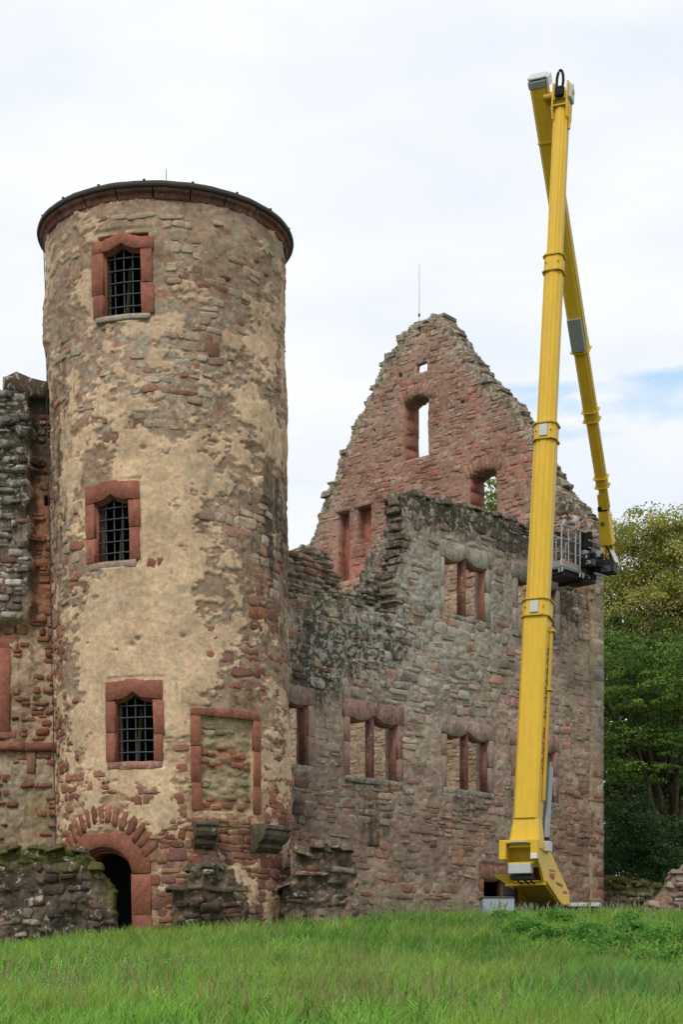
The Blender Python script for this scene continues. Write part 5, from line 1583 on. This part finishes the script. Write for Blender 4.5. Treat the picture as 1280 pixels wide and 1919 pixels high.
tree('lime_tree', 'tall olive tinged tree top rising beyond the right end of the palace wall', 1215, 80, 980,
     [(1205, 1010, 0, 1.3, 1.5, 1.4), (1243, 1050, 1, 2.3, 2, 2.2), (1280, 1010, 0, 1.8, 2, 1.3), (1330, 1080, 0, 3, 3, 2.5), (1160, 1075, 2, 1.8, 2, 2.3), (1190, 1140, 1, 2.6, 2.6, 2.4), (1250, 1170, 0, 3, 3, 2.4), (1140, 1010, 3, .9, 1.4, .9), (1320, 1200, 0, 3, 3, 3), (1150, 1050, 2, 1.2, 1.5, 1.5), (1200, 1220, 2, 3, 3, 2)],
     80000, .15, OLV, 3, 'trees beyond the palace wall', per=110, cs=5.5, shell=.6)
tree('lime_tree', 'tree seen through the lower gable window, beyond the gable', 960, 82, 900,
     [(930, 930, 0, 1.9, 2, 1.7), (985, 960, 0, 1.8, 2, 1.8), (900, 1010, 0, 2, 2, 1.5), (1030, 1000, 0, 1.8, 2, 1.6), (1090, 1010, 1, 1.1, 1.6, 1.0), (1060, 1100, 0, 2.5, 2, 2)],
     30000, .15, OLV[:4] + GRN[:2], 5, 'trees beyond the palace wall')
tree('beech_tree', 'bright green beech with spreading layered boughs right of the palace wall corner', 1262, 66, 1180,
     [(1150, 1215, 0, 1.1, 2, .7), (1185, 1245, -1, 1.9, 2, .8), (1245, 1230, -1, 2.0, 2, .9), (1160, 1300, -1, 1.6, 2, .55), (1225, 1310, -2, 2.1, 2, .7), (1275, 1280, -2, 1.6, 2, .8), (1180, 1375, -1, 1.7, 2, .55), (1255, 1385, -2, 2.0, 2, .6), (1310, 1340, -1, 2.4, 2, 1), (1150, 1440, 0, 1.0, 1.5, .45), (1220, 1450, -1, 1.9, 2, .5)],
     26000, .13, GRN, 7, 'trees beyond the palace wall', shell=.3, flat=.45, droop=.2)
tree('dark_tree', 'deep green shaded tree filling the gap below the beech boughs', 1225, 74, 1300,
     [(1150, 1250, 0, 1.5, 3, 2.4), (1210, 1320, 0, 2.8, 3, 3), (1280, 1300, 0, 3, 3, 3.2), (1160, 1420, 0, 2.4, 3, 2.6), (1240, 1450, 0, 3, 3, 3), (1300, 1480, 0, 2.5, 3, 3), (1170, 1560, 0, 2.4, 3, 2.2), (1250, 1590, 0, 3, 3, 2.5)],
     34000, .2, DKG, 9, 'trees beyond the palace wall', shell=.2)
tree('dark_tree', 'deep green tree mass furthest back behind the beech', 1200, 86, 1200,
     [(1140, 1240, 0, 2.5, 3, 2.0), (1200, 1300, 0, 4, 3, 3.4), (1290, 1250, 0, 4, 3, 4), (1180, 1420, 0, 4, 3, 3.5), (1280, 1440, 0, 4, 3, 4), (1180, 1570, 0, 4, 3, 3.5), (1280, 1590, 0, 4, 3, 3.5), (1100, 1500, 0, 4, 3, 4)],
     34000, .26, DKG[:3], 12, 'trees beyond the palace wall', shell=.15)
def bush(name, label, lobes, Y, n, size, cols, seed):
    g = at(lobes[0][0], 1690, Y); gz = float(ground_h(g[0], Y)) + EYE
    o = thing(name, label, 'bush', (g[0], Y, gz))
    B = []
    for (lx, ly, dy, rx, ry, rz) in lobes:
        c = at(lx, ly, Y + dy); B.append((c[0], c[1], c[2], rx, ry, rz))
        MB().tube([(g[0], Y, gz - .1), ((g[0] + c[0]) / 2, Y, (gz + c[2]) / 2), tuple(c)], [.06, .04, .015], 6).build('stem', M_BARK, o)
    leaves('foliage', B, n, size, cols, o, seed, shell=.45)
    return o
bush('elder_bush', 'blue green bush growing just behind the low mossy wall', [(1165, 1570, 0, 1.0, .9, 1.3), (1200, 1550, 0, .9, .9, 1.2), (1215, 1610, 0, .9, .8, .9), (1150, 1620, 0, .9, .9, .8), (1245, 1620, 0, .8, .8, .8)], 61.5, 9000, .12, BSH, 15)
bush('young_tree', 'small leafy sapling at the right edge above the rock pile', [(1285, 1600, 0, .9, .9, 1.1), (1268, 1560, 0, .8, .8, .8), (1300, 1650, 0, .7, .7, .6)], 62.5, 4500, .12, BSH + DKG[:1], 16)

# distant woodland as one mass, closing the view under the trees
B = []
r = np.random.default_rng(55)
for i in range(60):
    x = r.uniform(-40, 70); y = r.uniform(105, 125); B.append((x, y, EYE + r.uniform(1, 6), r.uniform(3, 5), 3, r.uniform(3, 5)))
wood = leaves('distant_woodland', B, 26000, .7, DKG[:3], None, 18, shell=.3)
wood['kind'] = 'stuff'

# ================================================================== GRASS AND WEEDS
r = np.random.default_rng(99)
NB = 262000
Yg = 13.6 + (47 - 13.6) * r.random(NB) ** 1.15
Xg = (r.random(NB) * 2 - 1) * (Yg * .208 + 1.3)
# keep grass out of the walls and off the tower
keep = (np.hypot(Xg + 4.2, Yg - 43) > 3.0)
ub_ = (Xg + 1.39) * .679 + (Yg - 44.5) * .734; db_ = (Xg + 1.39) * .734 - (Yg - 44.5) * .679
keep &= (db_ > .05) | (ub_ < -1.5)
keep &= ~((Yg > 43) & (Xg < -4))
Xg, Yg = Xg[keep], Yg[keep]; n = len(Xg)
hg = ground_h(Xg, Yg)
pxg = CX + FPX * Xg / Yg; pyg = HY - FPX * hg / Yg
patch = fbm(Xg, Yg, .55, 4, 121); patch2 = fbm(Xg, Yg, 1.7, 3, 122)
clump = fbm(Xg, Yg, 3.2, 2, 123)
rush = blob(pxg, pyg, 1150, 1890, 130, 40)
H = (.10 + .16 * patch + .20 * sstep(.35, .7, clump)) * r.uniform(.45, 1.3, n) * (1 + .45 * rush)
H *= np.where(Yg > 36, 1.0, .92)
Wd = r.uniform(.004, .009, n) * (.6 + Yg / 28)
base = np.array([(.23, .46, .06), (.29, .54, .08), (.165, .37, .045), (.36, .55, .13), (.25, .47, .085)])
C = base[r.integers(0, 5, n)] * ((.60 + .62 * patch2) * (.72 + .5 * clump) * r.choice([.45, .8, 1, 1.15, 1.3], n))[:, None]
yel = np.clip(sstep(.52, .62, patch) * .5, 0, 1)
C = mix(C, (.32, .42, .08), yel)
straw = np.clip(.9 * blob(pxg, pyg, 680, 1850, 60, 50) + .8 * blob(pxg, pyg, 985, 1830, 60, 22) + .5 * blob(pxg, pyg, 560, 1900, 90, 20) + .05, 0, 1)
C = mix(C, (.34, .27, .12), (r.random(n) < straw * .45) * .85)
C = mix(C, (.11, .24, .075), rush * .7)
C = mix(C, (.09, .22, .035), .6 * sstep(.5, .62, fbm(Xg, Yg, .8, 3, 124)) * (Yg > 25))
th = r.uniform(0, 2 * math.pi, n); ln = H * r.uniform(.1, 1.0, n)
dx, dy = np.cos(th) * ln + H * .12, np.sin(th) * ln
wx_, wy_ = np.cos(th + 1.57 + r.uniform(-.5, .5, n)) * Wd, np.sin(th + 1.57) * Wd * .4
wx_ = np.where(np.abs(wx_) < Wd * .5, Wd * .6 * np.sign(wx_ + 1e-9), wx_)
z0 = hg + EYE - .03
V = np.stack([np.stack([Xg - wx_, Yg - wy_, z0], -1), np.stack([Xg + wx_, Yg + wy_, z0], -1),
              np.stack([Xg + dx * .35 + wx_ * .8, Yg + dy * .35 + wy_ * .8, z0 + H * .62], -1), np.stack([Xg + dx * .35 - wx_ * .8, Yg + dy * .35 - wy_ * .8, z0 + H * .62], -1),
              np.stack([Xg + dx, Yg + dy, z0 + H], -1)], 1).reshape(-1, 3)
i5 = np.arange(n)[:, None] * 5
T = np.concatenate([i5 + [0, 1, 2], i5 + [0, 2, 3], i5 + [3, 2, 4]])
o = mk('grass', V, T, M_GRASS, None, np.repeat(C, 5, 0)); o['kind'] = 'stuff'

# seed heads and dry stalks standing above the sward
def stalks(name, n, region, hr, colr, headw, seed):
    r = np.random.default_rng(seed); V, F, C = [], [], []
    while len(V) < n:
        x, y, sx, sy, Y0, Y1 = region
        Y = r.uniform(Y0, Y1); px = r.normal(x, sx) if sx > 0 else r.uniform(-sy, 1280 + sy)
        X = (px - CX) / FPX * Y
        if math.hypot(X + 4.2, Y - 43) < 3.1 or ((X + 1.39) * .734 - (Y - 44.5) * .679) < .1 or (Y > 42.8 and X < -4): 
            if r.random() < .02: n -= 1
            continue
        z = float(ground_h(X, Y)) + EYE; h = r.uniform(*hr); a = r.uniform(0, 6.28); l = h * r.uniform(.05, .4)
        w_ = .0035 * (.5 + Y / 22); dx_, dy_ = math.cos(a) * l, math.sin(a) * l; hw = headw * r.uniform(.6, 1.2) * (.6 + Y / 45)
        k_ = 9 * len(V)
        V.append([(X - w_, Y, z), (X + w_, Y, z), (X + dx_ * .6 + w_, Y + dy_ * .6, z + h * .72), (X + dx_ * .6 - w_, Y + dy_ * .6, z + h * .72),
                  (X + dx_ * .75 + hw, Y + dy_ * .75, z + h * .84), (X + dx_ * .78 - hw, Y + dy_ * .78, z + h * .86), (X + dx_ * 1.05, Y + dy_ * 1.05, z + h * 1.02),
                  (X + dx_ * .78, Y + dy_ * .78 + hw, z + h * .83), (X + dx_ * .78, Y + dy_ * .78 - hw, z + h * .87)])
        F += [(k_, k_ + 1, k_ + 2), (k_, k_ + 2, k_ + 3), (k_ + 3, k_ + 4, k_ + 6), (k_ + 3, k_ + 6, k_ + 5), (k_ + 2, k_ + 7, k_ + 6), (k_ + 2, k_ + 6, k_ + 8)]
        c = np.array(colr) * r.uniform(.7, 1.2); C += [c] * 9
    V = np.array(V).reshape(-1, 3)
    o = mk(name, V, np.array(F), M_GRASS, None, np.array(C)); o['kind'] = 'stuff'
stalks('grass_seed_heads', 1000, (1000, 190, 0, 0, 40.5, 43.5), (.3, .66), (.36, .42, .22), .012, 1)
stalks('grass_seed_heads', 900, (640, 400, 0, 0, 17, 40), (.3, .55), (.30, .40, .17), .006, 2)
stalks('dry_stalks', 260, (640, 400, 0, 0, 16, 34), (.25, .5), (.38, .32, .15), .005, 7)
stalks('dry_stalks', 160, (680, 60, 0, 0, 16.5, 20), (.3, .55), (.42, .32, .15), .006, 3)
stalks('dry_stalks', 200, (985, 50, 0, 0, 19, 24), (.3, .5), (.42, .33, .17), .007, 4)

# white clover and daisies
r = np.random.default_rng(61); V, F, C = [], [], []
for i in range(240):
    if i % 2: px, Y = r.normal(330, 80), r.uniform(23, 28)
    elif i % 3: px, Y = r.normal(90, 50), r.uniform(18.5, 22)
    else: px, Y = r.uniform(0, 1280), r.uniform(16, 36)
    X = (px - CX) / FPX * Y; z = float(ground_h(X, Y)) + EYE + r.uniform(.26, .40); s = r.uniform(.009, .017)
    k_ = len(V)
    V += [(X - s, Y, z), (X + s, Y, z), (X, Y - s, z), (X, Y + s, z), (X, Y, z + s), (X, Y, z - s * .6)]
    F += [(k_, k_ + 2, k_ + 4), (k_ + 2, k_ + 1, k_ + 4), (k_ + 1, k_ + 3, k_ + 4), (k_ + 3, k_, k_ + 4), (k_, k_ + 5, k_ + 2), (k_ + 2, k_ + 5, k_ + 1), (k_ + 1, k_ + 5, k_ + 3), (k_ + 3, k_ + 5, k_)]
    C += [np.array((.5, .45, .40)) * r.uniform(.7, 1.1)] * 6
o = mk('clover_flowers', V, np.array(F), M_GRASS, None, np.array(C)); o['kind'] = 'stuff'

# leafy weeds: nettle bed on the right, tufts at the wall feet
def weeds(name, spots, n, size, cols, seed, hgt):
    r = np.random.default_rng(seed); B = []
    for (px, Y, sx, sy, h) in spots:
        for q in range(max(3, int(sx * 3))):
            X = (px - CX) / FPX * Y + r.uniform(-sx, sx); Y2 = Y + r.uniform(-sy, sy)
            z = float(ground_h(X, Y2)) + EYE
            B.append((X, Y2, z + h * .45, .28, .28, h * .55))
    o = leaves(name, B, n, size, cols, None, seed, shell=.2, mat=M_GRASS); o['kind'] = 'stuff'
NET = [(.11, .29, .04), (.15, .36, .05), (.07, .20, .03), (.20, .40, .065)]
weeds('nettle_bed', [(960, 33, 1.1, 1.5, .42), (1060, 34, 1.2, 2.5, .5), (1150, 31, 1.1, 2.5, .5), (1225, 30, .9, 2.2, .55), (1090, 28.5, .9, 1.2, .34), (1230, 26.5, .6, 1.0, .4), (1000, 38, 1.2, 1.5, .35), (1180, 38, 1.5, 1.5, .35)], 34000, .075, NET, 31, .5)
weeds('wall_foot_weeds', [(378, 38.8, .4, .2, .45), (100, 37.5, .9, .4, .35), (235, 38.9, .3, .2, .35), (520, 40.3, .7, .3, .35), (600, 41, .7, .3, .3), (740, 42.6, .9, .3, .3), (840, 43, .6, .3, .35), (30, 37.4, .4, .2, .3)], 9000, .06, NET, 32, .4)
rw = np.random.default_rng(12)
weeds('meadow_herbs', [(rw.uniform(0, 1280), rw.uniform(16, 37), rw.uniform(.15, .5), rw.uniform(.15, .5), rw.uniform(.12, .24)) for _ in range(70)], 15000, .05, NET + [(.22, .36, .10), (.16, .30, .09)], 33, .3)
# moss and creeping plants on the wall tops
r = np.random.default_rng(8)
B = []
for px, py, s_ in ((1150, 1648, PB), (1175, 1651, PB), (1210, 1658, PB), (1235, 1664, PB)):
    p = at(px, py - 3, 57.9); B.append((p[0], p[1], p[2], .4, .3, .12))
for px in (862, 880, 905, 915, 925):
    u, v = pb(px, 955); z = float(hightop(u)); p = PB(u, z + .05, -.3); B.append((p[0], p[1], p[2], .16, .2, .1))
p = at(1112, 985, 56); B.append((p[0], p[1], p[2], .3, .3, .25))
o = leaves('wall_top_plants', B, 2600, .05, [(.16, .17, .04), (.12, .16, .04), (.22, .18, .06)], None, 41, shell=.2); o['kind'] = 'stuff'

print('objects', len(bpy.data.objects), 'tris', sum(len(p.vertices) - 2 for o in bpy.data.objects if o.type == 'MESH' for p in o.data.polygons))
